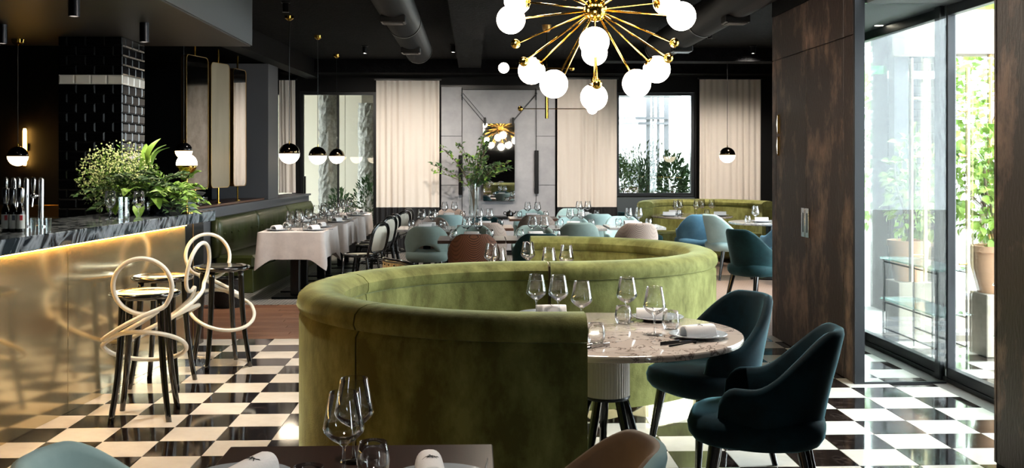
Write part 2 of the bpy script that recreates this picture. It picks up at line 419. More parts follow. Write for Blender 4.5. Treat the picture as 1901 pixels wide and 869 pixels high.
wp = struct('wall_panelling', MB().box(-.56, 1.40, 17.93, 17.995, 0, 2.86), 'black_metal')
for x0, x1, zz in ((-.555, -.205, (.02, 1.145, 1.985, 2.83)), (-.195, 1.065, (.02, 2.78)), (1.075, 1.395, (.02, 1.145, 1.985, 2.78))):
    for a, b in zip(zz[:-1], zz[1:]):
        obj('panel', MB().bbox(x0, x1, 17.905, 17.935, a + .003, b - .003, .003), 'panel_grey', wp)
for hx, z0, z1 in ((-.225, .98, 1.66), (1.075, 1.0, 1.74)):
    obj('pull_bar', MB().bbox(hx - .035, hx + .035, 17.84, 17.90, z0, z1, .006), 'black_metal', wp)
obj('top_rail', MB().box(-.20, 1.08, 17.88, 17.905, 2.785, 2.82), 'black_metal', wp)

def curtain(x0, x1, y, z0, z1, label, hem=None, gather=.0, n=None):
    c = thing('curtain', label, 'curtain', ((x0 + x1) / 2, y, 0), group='curtains along the back wall')
    w = x1 - x0; n = n or int(w / .105); K = n * 10; ph = R.random() * 6
    def rows(zs, t):
        out = []
        for z in zs:
            k = (z - z0) / (z1 - z0); row = []
            for i in range(K + 1):
                u = i / K; amp = (.013 + .008 * math.sin(u * 9 + ph)) * (.75 + .35 * (1 - k)) * (1.0 if k < .96 else .6)
                yy = amp * math.sin(u * n * 2 * PI + .8 * math.sin(u * 5 + ph)) + .008 * math.sin(u * 31 + z * 2)
                row.append(((u - .5) * w * (1 - gather * (1 - k)), yy + t, z))
            out.append(row)
        return out
    def sheet(name, za, zb, m, steps):
        zs = [za + (zb - za) * i / steps for i in range(steps + 1)]
        a = rows(zs, 0); b = rows(zs, .012)
        mb = MB(); L = [ra + rb[::-1] for ra, rb in zip(a, b)]; mb.grid(L, wrap=True, cap=False)
        return obj(name, mb, m, c, smooth='all')
    sheet('cloth', hem if hem else z0, z1, 'curtain', 10)
    if hem: sheet('hem', z0, hem - .002, 'curtain_black', 4)
    obj('curtain_rail', MB().box(-w / 2 - .03, w / 2 + .03, -.015, .02, z1 + .004, z1 + .03), 'black_metal', c)
    return c
curtain(-3.30, -3.03, 17.86, 1.02, 2.93, 'narrow cream curtain above the grey ledge, leftmost of all curtains', None, -.05)
curtain(-1.66, -.585, 17.86, .02, 2.93, 'cream curtain with black hem between left window and grey panelling', .77)
curtain(1.43, 2.455, 17.86, .02, 2.96, 'cream curtain with black hem just right of the grey panelling', .77)
curtain(3.875, 4.93, 17.80, .02, 2.96, 'cream curtain behind the far green booth, rightmost of all curtains', None)

# ---- slanted right facade of the far room, end wall of the vestibule
A = Vector((3.36, 9.40)); B = Vector((5.70, 18.0)); u = (B - A).normalized(); nrm = Vector((u.y, -u.x))
def along(s0, s1, z0, z1, t0=0, t1=.14):
    p = [A + u * s0 + nrm * t0, A + u * s1 + nrm * t0, A + u * s1 + nrm * t1, A + u * s0 + nrm * t1]
    return [(q.x, q.y) for q in p]
fw_ = MB(); LL = (B - A).length
for s0, s1, z0, z1 in ((0, .5, 0, 3.25), (4.4, LL, 0, 3.25), (.5, 4.4, 0, .3), (.5, 4.4, 2.85, 3.25)): fw_.prism(along(s0, s1, z0, z1), z0, z1)
wr = struct('wall_facade', fw_, 'black_wall')
for k in range(2):
    s0 = .5 + k * 1.95
    pn = obj('pane', MB().prism(along(s0 + .04, s0 + 1.91, 0, 0, .05, .06), .34, 2.81), 'pane', wr)
    obj('mullion', MB().prism(along(s0 - .04, s0 + .04, 0, 0, .0, .12), .3, 2.85), 'frame', wr)
struct('wall_end', MB().box(2.722, 3.36, 9.25, 9.38, 0, 3.25), 'black_wall')

# ---- right wall: brown textured panelling, entrance recess
wn = MB().box(2.665, 2.74, .55, 5.236, 0, 3.25).box(2.665, 2.74, -3, .1, 0, 3.25).box(2.665, 2.74, .1, .55, 0, .3).box(2.665, 2.74, .1, .55, 2.7, 3.25)
wnear = struct('wall_right', wn, 'black_wall')
for y0, y1 in ((5.21, 5.235), (4.41, 5.204), (3.6, 4.404)): obj('panel', MB().bbox(2.65, 2.664, y0, y1, .02, 3.2, .003), 'wallpaper', wnear)
obj('panel', MB().bbox(2.665, 2.741, 5.2362, 5.246, .02, 3.2, .003), 'frame', wnear)
obj('pane', MB().box(2.70, 2.71, .11, .54, .31, 2.69), 'pane', wnear)  # out-of-view window, added for cool fill and highlights in the glasses
for y in (.1, .5): obj('mullion', MB().box(2.68, 2.73, y, y + .05, .3, 2.7), 'frame', wnear)
wpn = struct('wall_partition', MB().box(2.668, 2.70, 7.215, 9.205, 0, 2.83), 'black_wall')
def pan(y0, y1, z0, z1, name='panel'): return obj(name, MB().bbox(2.652, 2.67, y0 + .003, y1 - .003, z0 + .003, z1 - .003, .003), 'wallpaper', wpn)
for y0, y1 in ((7.215, 7.41), (9.08, 9.205)): pan(y0, y1, .0, 2.44)
d1 = pan(7.41, 8.25, .0, 2.44, 'door'); d2 = pan(8.25, 9.08, .0, 2.44, 'door')
for y0, y1 in ((7.215, 7.41), (7.41, 8.25), (8.25, 9.205)): pan(y0, y1, 2.44, 2.83)
for d, y0 in ((d1, 8.158), (d2, 8.256)):
    obj('handle_plate', MB().bbox(2.640, 2.652, y0, y0 + .085, .945, 1.18, .002), 'steel', d)
    obj('handle_slot', MB().box(2.637, 2.641, y0 + .035, y0 + .047, .985, 1.14), 'black_metal', d)
for z0 in (1.60, 1.79):
    obj('brass_pull', MB().add([(2.652, 8.985, z0), (2.652, 8.985, z0 + .17), (2.652, 9.055, z0 + .085), (2.635, 8.985, z0 + .005), (2.635, 8.985, z0 + .165), (2.645, 9.05, z0 + .085)],
        [(0, 1, 2), (5, 4, 3), (0, 3, 4, 1), (1, 4, 5, 2), (2, 5, 3, 0)]), 'brass', d2)
obj('edge_post', MB().box(2.65, 2.72, 7.18, 7.213, 0, 2.83), 'frame', wpn)
struct('ceiling_vestibule', MB().box(2.742, 3.5, 5.25, 9.24, 2.655, 2.75), 'soffit')
struct('trim_6', MB().box(2.66, 2.74, 5.25, 9.24, 2.835, 3.25), 'black_wall')

# entrance glazing on the line x = 3.36
g = struct('door_1', MB().box(3.355, 3.367, 7.42, 9.20, .09, 2.60), 'pane')
for y0, y1, z0, z1 in ((7.38, 7.43, .03, 2.65), (9.17, 9.22, .03, 2.65), (7.43, 9.17, .03, .10), (7.43, 9.17, 2.58, 2.65)):
    obj('door_frame', MB().bbox(3.33, 3.39, y0, y1, z0, z1, .004), 'frame', g)
g2 = struct('door_2', MB().box(3.355, 3.367, 5.35, 7.24, .09, 2.60), 'pane')
for y0, y1, z0, z1 in ((7.235, 7.29, .03, 2.65), (5.30, 5.36, .03, 2.65), (5.36, 7.235, .03, .10), (5.36, 7.235, 2.58, 2.65)):
    obj('door_frame', MB().bbox(3.33, 3.39, y0, y1, z0, z1, .004), 'frame', g2)
struct('trim_7', MB().bbox(3.30, 3.42, 7.29, 7.38, 0, 2.655, .006), 'frame')
struct('trim_8', MB().box(3.32, 3.40, 5.25, 9.24, 0, .03), 'frame')
struct('trim_9', MB().box(2.742, 3.42, 5.10, 5.24, 0, 2.655), 'black_wall')
struct('window_4', MB().box(2.722, 3.30, 7.19, 7.20, .012, 2.655), 'pane')
struct('trim_10', MB().box(2.722, 3.30, 7.182, 7.208, 0, .012), 'frame')
def pull(parent, y, x, ztop, zbot):
    h = obj('pull_handle', MB().cyl((x, y, zbot), (x, y, ztop), .016, n=12), 'champagne_rod', parent, smooth=True)
    s = 1 if x > 3.36 else -1
    for z in (zbot + .2, zbot + .95, ztop - .3):
        obj('standoff', MB().cyl((x, y, z), (3.36, y, z), .008, n=8), 'brass_soft', h)
pull(g, 7.80, 3.31, 2.33, .64); pull(g, 7.80, 3.42, 2.33, .64); pull(g2, 7.12, 3.42, 2.2, .64)

# ---- left side: bar back wall, ledge wall, pillar, outer walls
struct('wall_left', MB().box(-6.3, -6.2, -3, 18.0, 0, 3.25), 'black_wall')
struct('wall_front', MB().box(-6.3, 2.74, -3.1, -3.0, 0, 3.25), 'black_wall')
struct('wall_bar', MB().box(-6.2, -3.72, 10.3, 10.4, 0, 3.25), 'dark_paper')
wl = struct('wall_ledge', MB().prism([(-3.36, 11.9), (-3.135, 11.9), (-2.815, 17.98), (-3.04, 17.98)], 0, .975), 'grey_paint')
obj('ledge_top', MB().prism([(-3.50, 11.9), (-3.10, 11.9), (-2.78, 17.98), (-3.18, 17.98)], .976, 1.005), 'grey_paint', wl)
obj('wood_shelf', MB().prism([(-3.62, 11.9), (-3.17, 11.9), (-2.99, 15.05), (-3.45, 15.05)], 1.006, 1.03), 'brown_wood', wl)
struct('wall_pillar', MB().prism([(-3.75, 15.118), (-2.948, 15.118), (-2.921, 15.717), (-3.72, 15.717)], 1.006, 2.955), 'grey_paint')

# ---- ceiling ducts
def duct(x, y0, y1, r, label):
    t = thing('ventilation_duct', label, 'duct', (x, y0, 3.0), group='black ducts under the ceiling')
    L = y1 - y0; pr = []; k = 0
    n = int(L / .045)
    rows = []
    for i in range(n + 1):
        for dz, rr in ((0, r), (.5, r * .965)):
            yy = (i + dz) * .045
            if yy <= L: rows.append([(rr * math.cos(a * 2 * PI / 28), yy, rr * math.sin(a * 2 * PI / 28)) for a in range(28)])
    obj('tube', MB().grid(rows, wrap=True, cap=True), 'duct', t, smooth=True)
    for f in (.25, .72):
        gb = obj('grille', MB().bbox(-.11, .11, L * f - .1, L * f + .1, -r - .035, -r + .03, .006), 'black_metal', t)
        for q in range(4): obj('slat', MB().box(-.09, .09, L * f - .075 + q * .045, L * f - .06 + q * .045, -r - .042, -r - .034), 'dark_steel', gb)
    for yy in (.02, L * .5, L - .02):
        obj('clamp', MB().lathe([(r * .98, -.02), (r * 1.03, -.02), (r * 1.03, .02), (r * .98, .02)], 28, closed=True).rot(PI / 2, 'X').move(0, yy, 0), 'black_metal', t)
        obj('hanger', MB().cyl((0, yy, r), (0, yy, .249), .008, n=6), 'black_metal', t)
    return t
duct(-.72, 8.0, 13.6, .175, 'black ribbed ventilation duct left of the big chandelier')
duct(2.35, 8.0, 13.2, .175, 'black ribbed ventilation duct right of the big chandelier')

# ================================================================== OUTSIDE
struct('ground', MB().box(-30, 40, -20, 60, -.30, -.06), 'terrace')
tf = struct('floor_terrace', MB().prism([(3.42, 4.0), (9, 4.0), (9, 9.4), (3.42, 9.4)], -.06, -.012), 'grout')
tile_field('terrace_tiles', 17, 34, -7, 10, tf, -.008)
tw = struct('wall_terrace', MB().box(4.15, 7.2, 9.9, 10.15, -.06, .22), 'concrete')
obj('brass_post', MB().cyl((4.95, 9.86, -.01), (4.95, 9.86, 2.6), .022, n=10), 'brass_soft', tw)
cb = struct('trim_11', MB().box(4.1, 7.2, 9.8, 10.1, 2.58, 3.0), 'concrete')
struct('trim_12', MB().box(4.12, 4.26, 10.1, 10.24, -.06, 2.9), 'frame')
struct('trim_13', MB().box(6.85, 6.97, 17.0, 17.12, -.06, 3.2), 'frame')
def console(loc, rz, w, d, label):
    t = thing('glass_console', label, 'console', loc, rz, 'glass consoles outside the entrance')
    for x in (0, w):
        for y in (0, d): obj('leg', MB().cyl((x, y, 0), (x, y, .74), .009, n=8), 'black_metal', t)
    for z in (.74, .40): obj('glass_shelf', MB().bbox(-.02, w + .02, -.03, d + .03, z, z + .014, .003), 'shelf_glass', t)
    for z in (.72, .38, .16):
        for x in (0, w): obj('rail', MB().cyl((x, 0, z), (x, d, z), .006, n=6), 'black_metal', t)
console((3.45, 7.74, -.008), 0, .26, .95, 'black legged console with two glass shelves left of the mullion')
console((3.44, 5.75, -.008), 0, .26, 1.0, 'black legged glass console right of the mullion, beside brown panel')

def leaf_mesh(l, w, fold=.25, n=3):
    mb = MB(); rows = []
    for i in range(n + 1):
        t = i / n; ww = w * math.sin(PI * (t * .92 + .04)) * .5; z = .18 * l * math.sin(t * PI)
        rows.append([(-ww, t * l, z + ww * fold), (0, t * l, z), (ww, t * l, z + ww * fold)])
    return mb.grid(rows)
def foliage(name, pts, l, w, m, parent, up=.3, jitter=.35, seed=1, fold=.25):
    """one joined mass of small leaves: pts = list of (pos, outward dir)"""
    rr = random.Random(seed); base = leaf_mesh(l, w, fold, 2); mb = MB()
    for p, dr in pts:
        d = Vector(dr) + Vector((rr.uniform(-1, 1), rr.uniform(-1, 1), rr.uniform(-1, 1))) * jitter + Vector((0, 0, up)); d.normalize()
        q = d.to_track_quat('Y', 'Z') @ Matrix.Rotation(rr.uniform(-1.2, 1.2), 3, 'Y').to_quaternion(); s = rr.uniform(.65, 1.2)
        mb.add([Vector(p) + q @ (Vector(v) * s) for v in base.v], base.f)
    o = obj(name, mb.mesh(name, 'all', False), m, parent); o['kind'] = 'stuff'; return o
def blob(n, c, r, rr, shell=.55):
    out = []
    while len(out) < n:
        v = Vector((rr.uniform(-1, 1), rr.uniform(-1, 1), rr.uniform(-1, 1)))
        if not .05 < v.length < 1: continue
        v = v.normalized() * (shell + (1 - shell) * rr.random())
        out.append((Vector(c) + Vector((v.x * r[0], v.y * r[1], v.z * r[2])), v))
    return out
def bush(loc, r, n, l, w, m, label, cat='shrub', seed=1, group=None, trunk=.0, up=.3):
    t = thing('shrub' if trunk < .5 else 'tree', label, cat, loc, 0, group); rr = random.Random(seed)
    cz = trunk + r[2]
    foliage('foliage', blob(n, (0, 0, cz), r, rr), l, w, m, t, up, seed=seed)
    for k in range(4):
        a = rr.uniform(0, 6.28); obj('stem', MB().tube([(0.02 * math.cos(a), .02 * math.sin(a), 0), (.15 * r[0] * math.cos(a), .15 * r[1] * math.sin(a), trunk + .5 * r[2]), (.55 * r[0] * math.cos(a), .55 * r[1] * math.sin(a), cz)], [.03 * max(1, trunk), .015, .005], 6), 'bark', t)
    return t
# courtyard behind the left window: stone clad wall, two rough columns, shrubs under a canopy
struct('wall_courtyard', MB().box(-9, 1.4, 24.6, 24.8, -.06, 6), 'beige_stone')
for k in range(7): obj('cladding', MB().bbox(-6 + k * 1.0, -5.008 + k * 1.0, 24.56, 24.6, .0, 3.2, .004), 'beige_stone', bpy.data.objects['wall_courtyard'])
struct('trim_14', MB().box(-9, 1.5, 18.25, 24.6, 3.35, 3.5), 'concrete')
struct('wall_shade_left', MB().box(-9.2, -9.0, 18.25, 20.5, -.06, 3.35), 'beige_stone')  # unseen side wall added to keep sky light out of the courtyard
struct('trim_15', MB().box(-2.35, 1.0, 22.0, 22.3, 2.75, 3.35), 'concrete')
struct('wall_shade_right', MB().box(1.35, 1.5, 18.25, 24.6, -.06, 3.35), 'beige_stone')  # second unseen wall, added to dim the view through the left window
ow = struct('window_5', MB().box(-2.35, -.6, 24.4, 24.45, .2, 2.45), 'pane')
for a, b, z0, z1 in ((-2.4, -2.32, .0, 2.5), (-.65, -.57, .0, 2.5), (-2.32, -.65, 2.42, 2.5)): obj('window_frame', MB().box(a, b, 24.36, 24.48, z0, z1), 'frame', ow)
def rough_col(x, y, r, h, label):
    rr = random.Random(int(x * 100)); rows = []
    for i in range(40):
        z = h * i / 39; rows.append([((r + rr.uniform(-.025, .025)) * math.cos(a * 2 * PI / 22) + x, (r + rr.uniform(-.025, .025)) * math.sin(a * 2 * PI / 22) + y, z) for a in range(22)])
    o = obj('stone_column', MB().grid(rows, wrap=True, cap=True), 'stone_rough'); return tag(o, label, 'column', 'rough stone columns in the courtyard')
rough_col(-2.75, 19.9, .17, 3.35, 'rough pale stone column outside the left window, the nearer one')
rough_col(-2.2, 21.6, .17, 2.75, 'rough pale stone column outside the left window, the farther one')
cs = 'shrubs behind the left window'
for k, (x, y, sx, sz) in enumerate(((-1.90, 19.1, .36, .62), (-2.38, 18.8, .28, .5), (-1.5, 19.6, .36, .5))):
    bush((x, y, -.06), (sx, .35, sz), 520, .10, .04, 'leaf_dark', ('broad dark leafed shrub at right in the left window', 'dark leafed shrub in the middle of the left window', 'low dark shrub behind the others at the left window')[k], seed=20 + k, group=cs, trunk=.12)
# bright street outside the right back window
bw = struct('wall_street', MB().box(2.6, 4.35, 26.0, 26.2, -.06, 5.5), 'panel_grey')
for x, w_ in ((3.98, .10), (4.13, .04), (4.24, .05), (4.40, .11)): obj('steel_post', MB().box(x, x + w_, 24.0, 24.1, -.06, 4.6), 'grey_paint', bw)
for z in (2.40, 2.52): obj('steel_rail', MB().box(2.6, 4.5, 23.96, 24.0, z, z + .06), 'grey_paint', bw)
struct('trim_16', MB().box(1.6, 4.6, 18.25, 23.5, 3.0, 3.1), 'soffit')
gb = 'shrubs behind the right back window'
bush((2.66, 19.0, .62), (.30, .3, .52), 1000, .10, .045, 'leaf_shade', 'small leafed shrub at the left edge of right back window', seed=31, group=gb)
t = thing('shrub', 'feathery grey green bush in the middle of right back window', 'shrub', (3.12, 19.0, .62), 0, gb); rr = random.Random(5)
pts = []
for k in range(70):
    a = rr.uniform(0, 2 * PI); sp = rr.uniform(.05, .42); h = rr.uniform(.75, 1.25)
    for q in range(14):
        f = .15 + .85 * q / 13; pts.append(((sp * f * math.cos(a), sp * f * .7 * math.sin(a), h * f), (math.cos(a) * .4, math.sin(a) * .4, 1)))
foliage('foliage', pts, .10, .034, 'leaf_shade', t, .4, .5, 6)
for k in range(5): obj('stem', MB().cyl((0, 0, 0), (.12 * math.cos(k * 1.3), .1 * math.sin(k * 1.3), .5), .01, .004, 6), 'bark', t)
bush((3.62, 19.0, .62), (.28, .3, .54), 1000, .11, .05, 'leaf_dark', 'glossy green shrub at the right of right back window', seed=33, group=gb)
bush((3.96, 19.3, .62), (.22, .25, .42), 600, .09, .045, 'leaf_shade', 'low pale shrub at far right of right back window', seed=34, group=gb)
tag(obj('planter_box', MB().bbox(2.2, 4.3, 18.6, 19.6, -.06, .619, .01), 'slate'), 'long slate grey planter below the right back window shrubs', 'planter')
# ---- plants seen through the entrance glass
def potted(loc, label, crown, n_leaf, n_small, seed, potr=.2, poth=.38, lift=.5):
    t = thing('potted_plant', label, 'plant', loc, 0, 'potted plants outside the entrance'); rr = random.Random(seed)
    obj('stand', MB().bbox(-.15, .15, -.15, .15, 0, lift, .006), 'concrete', t)
    po = obj('pot', MB().lathe([(0, 0), (potr * .7, 0), (potr * .95, poth * .55), (potr, poth - .05), (potr * 1.08, poth - .05), (potr * 1.08, poth), (potr * .92, poth), (potr * .9, poth - .06), (0, poth - .06)], 28, (0, 0, lift + .001)), 'terracotta', t, smooth=True); poth += lift
    c, r = crown
    lm = leaf_mesh(.095, .06, .3, 4).mesh('leaf', 'all', False); lm.materials.append(M['leaf_bright'])
    lm2 = leaf_mesh(.08, .052, .35, 4).mesh('leaf', 'all', False); lm2.materials.append(M['leaf'])
    for k, (p, d) in enumerate(blob(n_leaf, c, r, rr, .75)):
        o = obj('leaf', lm if k % 3 else lm2, None, t, loc=p)
        dd = (Vector(d) + Vector((rr.uniform(-.6, .6), rr.uniform(-.6, .6), rr.uniform(-.8, .4)))).normalized()
        o.rotation_euler = (dd.to_track_quat('Y', 'Z') @ Matrix.Rotation(rr.uniform(-1, 1), 3, 'Y').to_quaternion()).to_euler()
    foliage('foliage', blob(n_small, c, [k * .9 for k in r], rr, .2), .07, .045, 'leaf_bright', t, -.1, .7, seed)
    for k in range(7):
        a = rr.uniform(0, 6.28); e = Vector(c) + Vector((r[0] * .7 * math.cos(a), r[1] * .7 * math.sin(a), r[2] * rr.uniform(-.2, .7)))
        obj('stem', MB().tube(smooth_pts([(0, 0, poth - .08), (e.x * .3, e.y * .3, poth + .25), (e.x * .8, e.y * .8, e.z - .2), e], 4), [.011] * 13, 6), 'bark', t)
    return t
potted((4.22, 8.30, -.008), 'bright green leafy plant in terracotta pot right of the mullion', ((0, 0, 1.36), (.36, .34, .52)), 190, 520, 41)
potted((3.86, 9.15, -.008), 'loose green climbing plant in terracotta pot left of the mullion', ((0, -.12, 1.34), (.20, .40, .5)), 110, 260, 42, .17, .36)
t = thing('palm', 'potted palm with drooping fronds at left edge of entrance glass', 'palm', (5.45, 14.0, -.06)); rr = random.Random(3)
obj('trunk', MB().tube([(0, 0, 0), (.02, 0, .9), (0, .02, 1.9)], [.05, .04, .03], 8), 'bark', t)
for k in range(9):
    a = k * .7 + .2; L = rr.uniform(.45, .6)
    ctr = [Vector((math.cos(a) * L * f, math.sin(a) * L * f, 1.9 + .75 * f - 1.15 * f * f)) for f in [i / 8 for i in range(9)]]
    fr = obj('frond', MB().tube(ctr, [.008] * 9, 5), 'stem', t)
    pts = []
    for i in range(1, 9):
        for sgn in (-1, 1): pts.append((ctr[i], (-math.sin(a) * sgn + .5 * math.cos(a), math.cos(a) * sgn + .5 * math.sin(a), -.5)))
    foliage('leaflets', pts, .26, .022, 'leaf', fr, 0, .12, k)
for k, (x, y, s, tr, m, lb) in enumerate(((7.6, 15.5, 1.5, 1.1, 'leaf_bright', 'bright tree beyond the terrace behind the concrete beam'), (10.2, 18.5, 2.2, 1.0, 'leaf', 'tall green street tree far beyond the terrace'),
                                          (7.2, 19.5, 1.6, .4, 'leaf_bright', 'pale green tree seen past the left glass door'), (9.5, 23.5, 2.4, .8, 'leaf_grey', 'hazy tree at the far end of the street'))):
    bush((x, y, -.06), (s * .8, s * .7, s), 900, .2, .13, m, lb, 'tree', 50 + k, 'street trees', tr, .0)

# ================================================================== SEATING
def sweep_u(cx, cy, side, R_, ext, prof, t0=0., t1=1., n=44):
    """sweep a (offset, z) profile along a U: straight arm, half circle, straight arm. side=-1 bulges to -x. t in 0..1"""
    L = 2 * ext + PI * R_; rows = []
    for i in range(n + 1):
        s = (t0 + (t1 - t0) * i / n) * L
        row = []
        for o, z in prof:
            if s < ext: x = -(ext - s) * side; y = -(R_ + o)
            elif s < ext + PI * R_:
                a = (s - ext) / R_; x = side * math.sin(a) * (R_ + o); y = -math.cos(a) * (R_ + o)
            else: x = -(s - ext - PI * R_) * side; y = R_ + o
            row.append((cx + x, cy + y, z))
        rows.append(row)
    return MB().grid(rows, wrap=True, cap=True)
def booth(label, loc, rz, side, Ro, ext, zt, secs, th=.19, pz=.075, group='round green velvet booths'):
    t = thing('curved_booth', label, 'booth', loc, rz, group)
    sh = [(0, pz), (.012, pz + .05), (.012, zt - .13), (-.005, zt - .105), (-th + .005, zt - .105), (-th, zt - .14), (-th, pz)]
    r = .055
    rim = [(.012, zt - .1), (.024, zt - .075), (.016, zt - .035), (-.01, zt - .012), (-.05, zt), (-th + .06, zt), (-th + .02, zt - .014), (-th - .012, zt - .045), (-th - .01, zt - .085), (-th, zt - .1)]
    for a, b in zip(secs[:-1], secs[1:]):
        e = .0012
        n = max(8, int(60 * (b - a)))
        s = obj('backrest', sweep_u(0, 0, side, Ro, ext, sh, a + (e if a > 0 else 0), b - (e if b < 1 else 0), n), 'green', t, smooth=True)
        obj('top_roll', sweep_u(0, 0, side, Ro, ext, rim, a + (e if a > 0 else 0), b - (e if b < 1 else 0), n), 'green', s, smooth=True)
    seat = [(-th - .002, .10), (-th - .002, .46), (-th - .38, .47), (-th - .43, .44), (-th - .45, .40), (-th - .44, .10)]
    obj('seat', sweep_u(0, 0, side, Ro, ext * .6, seat), 'green', t, smooth=True)
    obj('plinth', sweep_u(0, 0, side, Ro, ext - .03 if ext > .03 else ext, [(-.02, .0), (-.02, pz - .002), (-th + .02, pz - .002), (-th + .02, .0)]), 'plinth_brass', t, smooth=True)
    return t
booth('large olive velvet curved booth in the foreground wrapping the marble table', (.32, 5.195, 0), 0, -1, 1.155, .12, .95, (0, .26, .62, 1))
booth('olive velvet curved booth behind the foreground one, bulging to the right', (.51, 7.305, 0), 0, 1, 1.155, .055, .95, (0, .42, 1))
booth('olive velvet curved booth at the back below the rightmost curtain', (3.52, 15.72, 0), PI / 2, 1, 1.02, .10, .95, (0, .5, 1))
tag(obj('joining_strip', MB().bbox(.444, .452, 6.16, 6.35, .08, .93, .002), 'tan'), 'pale upright strip between the two nearest green booths', 'strip')

# ---- tub chairs (local front = +y)
def plan(u_, a=.285, b=.29, fwd=.2):
    """outline of the shell, u in -1..1; returns point and outward normal"""
    arc = PI * (a + b) / 2 / 2; tot = arc + fwd
    s = abs(u_) * tot; sg = 1 if u_ >= 0 else -1
    if s < arc:
        p = s / arc * PI / 2; x = a * math.sin(p); y = -b * math.cos(p); n = Vector((math.sin(p) / a, -math.cos(p) / b)).normalized()
    else:
        k = (s - arc); x = a - .06 * (k / fwd) ** 2; y = k; n = Vector((1, .25 * k / fwd)).normalized()
    return sg * x, y, Vector((sg * n.x, n.y))
def chair_shell(hb=.83, ha=.62, cut=False, th=.05, n=56, z0=.375, flare=.82):
    rows = []
    for i in range(n + 1):
        u_ = -1 + 2 * i / n; a = abs(u_)
        x, y, nv = plan(u_)
        h = hb - (hb - ha) * sstep(.20, .74, a)
        if a > .84: h = z0 + .10 + (h - z0 - .10) * math.sqrt(max(0, 1 - ((a - .84) / .16) ** 2))
        zb = z0
        if cut and a < .34: zb = z0 + .20 * math.sqrt(max(0, 1 - (a / .34) ** 2))
        def P(off, z):
            k = (z - z0) / (hb - z0); f = flare + (1 - flare) * min(1, k * 1.25) ** .8
            back = max(0, -y / .29) * .055 * k * k
            bulge = .0
            return ((x * f - nv.x * off), (y * f - nv.y * off) - back, z)
        row = []
        for q in range(6): row.append(P(0, zb + (h - .028 - zb) * q / 5))
        row += [P(th * .15, h - .008), P(th * .5, h), P(th * .85, h - .008)]
        for q in range(5): row.append(P(th, h - .03 - (h - .03 - zb) * q / 4))
        rows.append(row)
    return MB().grid(rows, wrap=True, cap=True)
def chair_seat(z0=.372, z1=.50, fl=.82):
    """upholstered pad with rounded nose and underside"""
    out = []
    for i in range(40):
        a = 2 * PI * i / 40; cx, cy = math.cos(a), math.sin(a); e = .62
        out.append((.262 * math.copysign(abs(cx) ** e, cx), .29 * math.copysign(abs(cy) ** e, cy) + .02))
    rows = []
    for s, z in ((.05, z0), (.80, z0), (.90, z0 + .015), (.97, z0 + .045), (.985, z1 - .05), (.95, z1 - .02), (.86, z1 - .004), (.05, z1)):
        rows.append([(x * s, y * s, z) for x, y in out])
    return MB().grid(rows, wrap=True, cap=True)
LEGS = ((-.17, .18, -.215, .235), (.17, .18, .215, .235), (-.16, -.17, -.205, -.255), (.16, -.17, .205, -.255))
leg_me = [MB().cyl((a, b, .376), (c, d, 0), .027, .0145, 12).mesh('leg', True) for a, b, c, d in LEGS]
for m_ in leg_me: m_.materials.append(M['black_lacquer'])
sh_me = {'std': chair_shell().mesh('shell', 'all'), 'cut': chair_shell(cut=True, hb=.80, ha=.60).mesh('shell', 'all'), 'wing': chair_shell(hb=.86, ha=.63).mesh('shell', 'all')}
st_me = chair_seat().mesh('seat', 'all')
_cache = {}
def chair(kind, m, loc, rz, label, group=None, seat_m=None, inner=None):
    key = (kind, m, seat_m, inner)
    if key not in _cache:
        a = sh_me[kind].copy(); a.materials.append(M[m])
        if inner:
            a.materials.append(M[inner]); a.polygons.foreach_set('material_index', [1 if (i < 56 * 14 and 7 <= i % 14 <= 12) else 0 for i in range(len(a.polygons))])
        b = st_me.copy(); b.materials.append(M[seat_m or m]); _cache[key] = (a, b)
    t = thing('tub_chair', label, 'chair', (loc[0], loc[1], 0), rz, group)
    obj('backrest', _cache[key][0], None, t); obj('seat', _cache[key][1], None, t)
    for me in leg_me: obj('leg', me, None, t)
    return t
CG = 'blue velvet tub chairs at the marble table'
chair('wing', 'blue', (1.22, 4.40), PI / 2 - .30, 'petrol blue velvet tub chair nearest on the right', CG)
chair('wing', 'blue', (1.22, 5.36), PI / 2 + .42, 'petrol blue velvet tub chair behind the marble table', CG)
FG = 'tub chairs at the near table'
chair('std', 'teal', (-.78, 2.60), -PI / 2 - .05, 'pale teal tub chair cut off at the bottom left corner', FG)
c_ = chair('std', 'teal', (.155, 2.66), PI / 2 + .06, 'pale teal tub chair with brown inner face at bottom right of near table', FG, 'tan', 'tan')
MG = 'tub chairs in the middle dining rows'
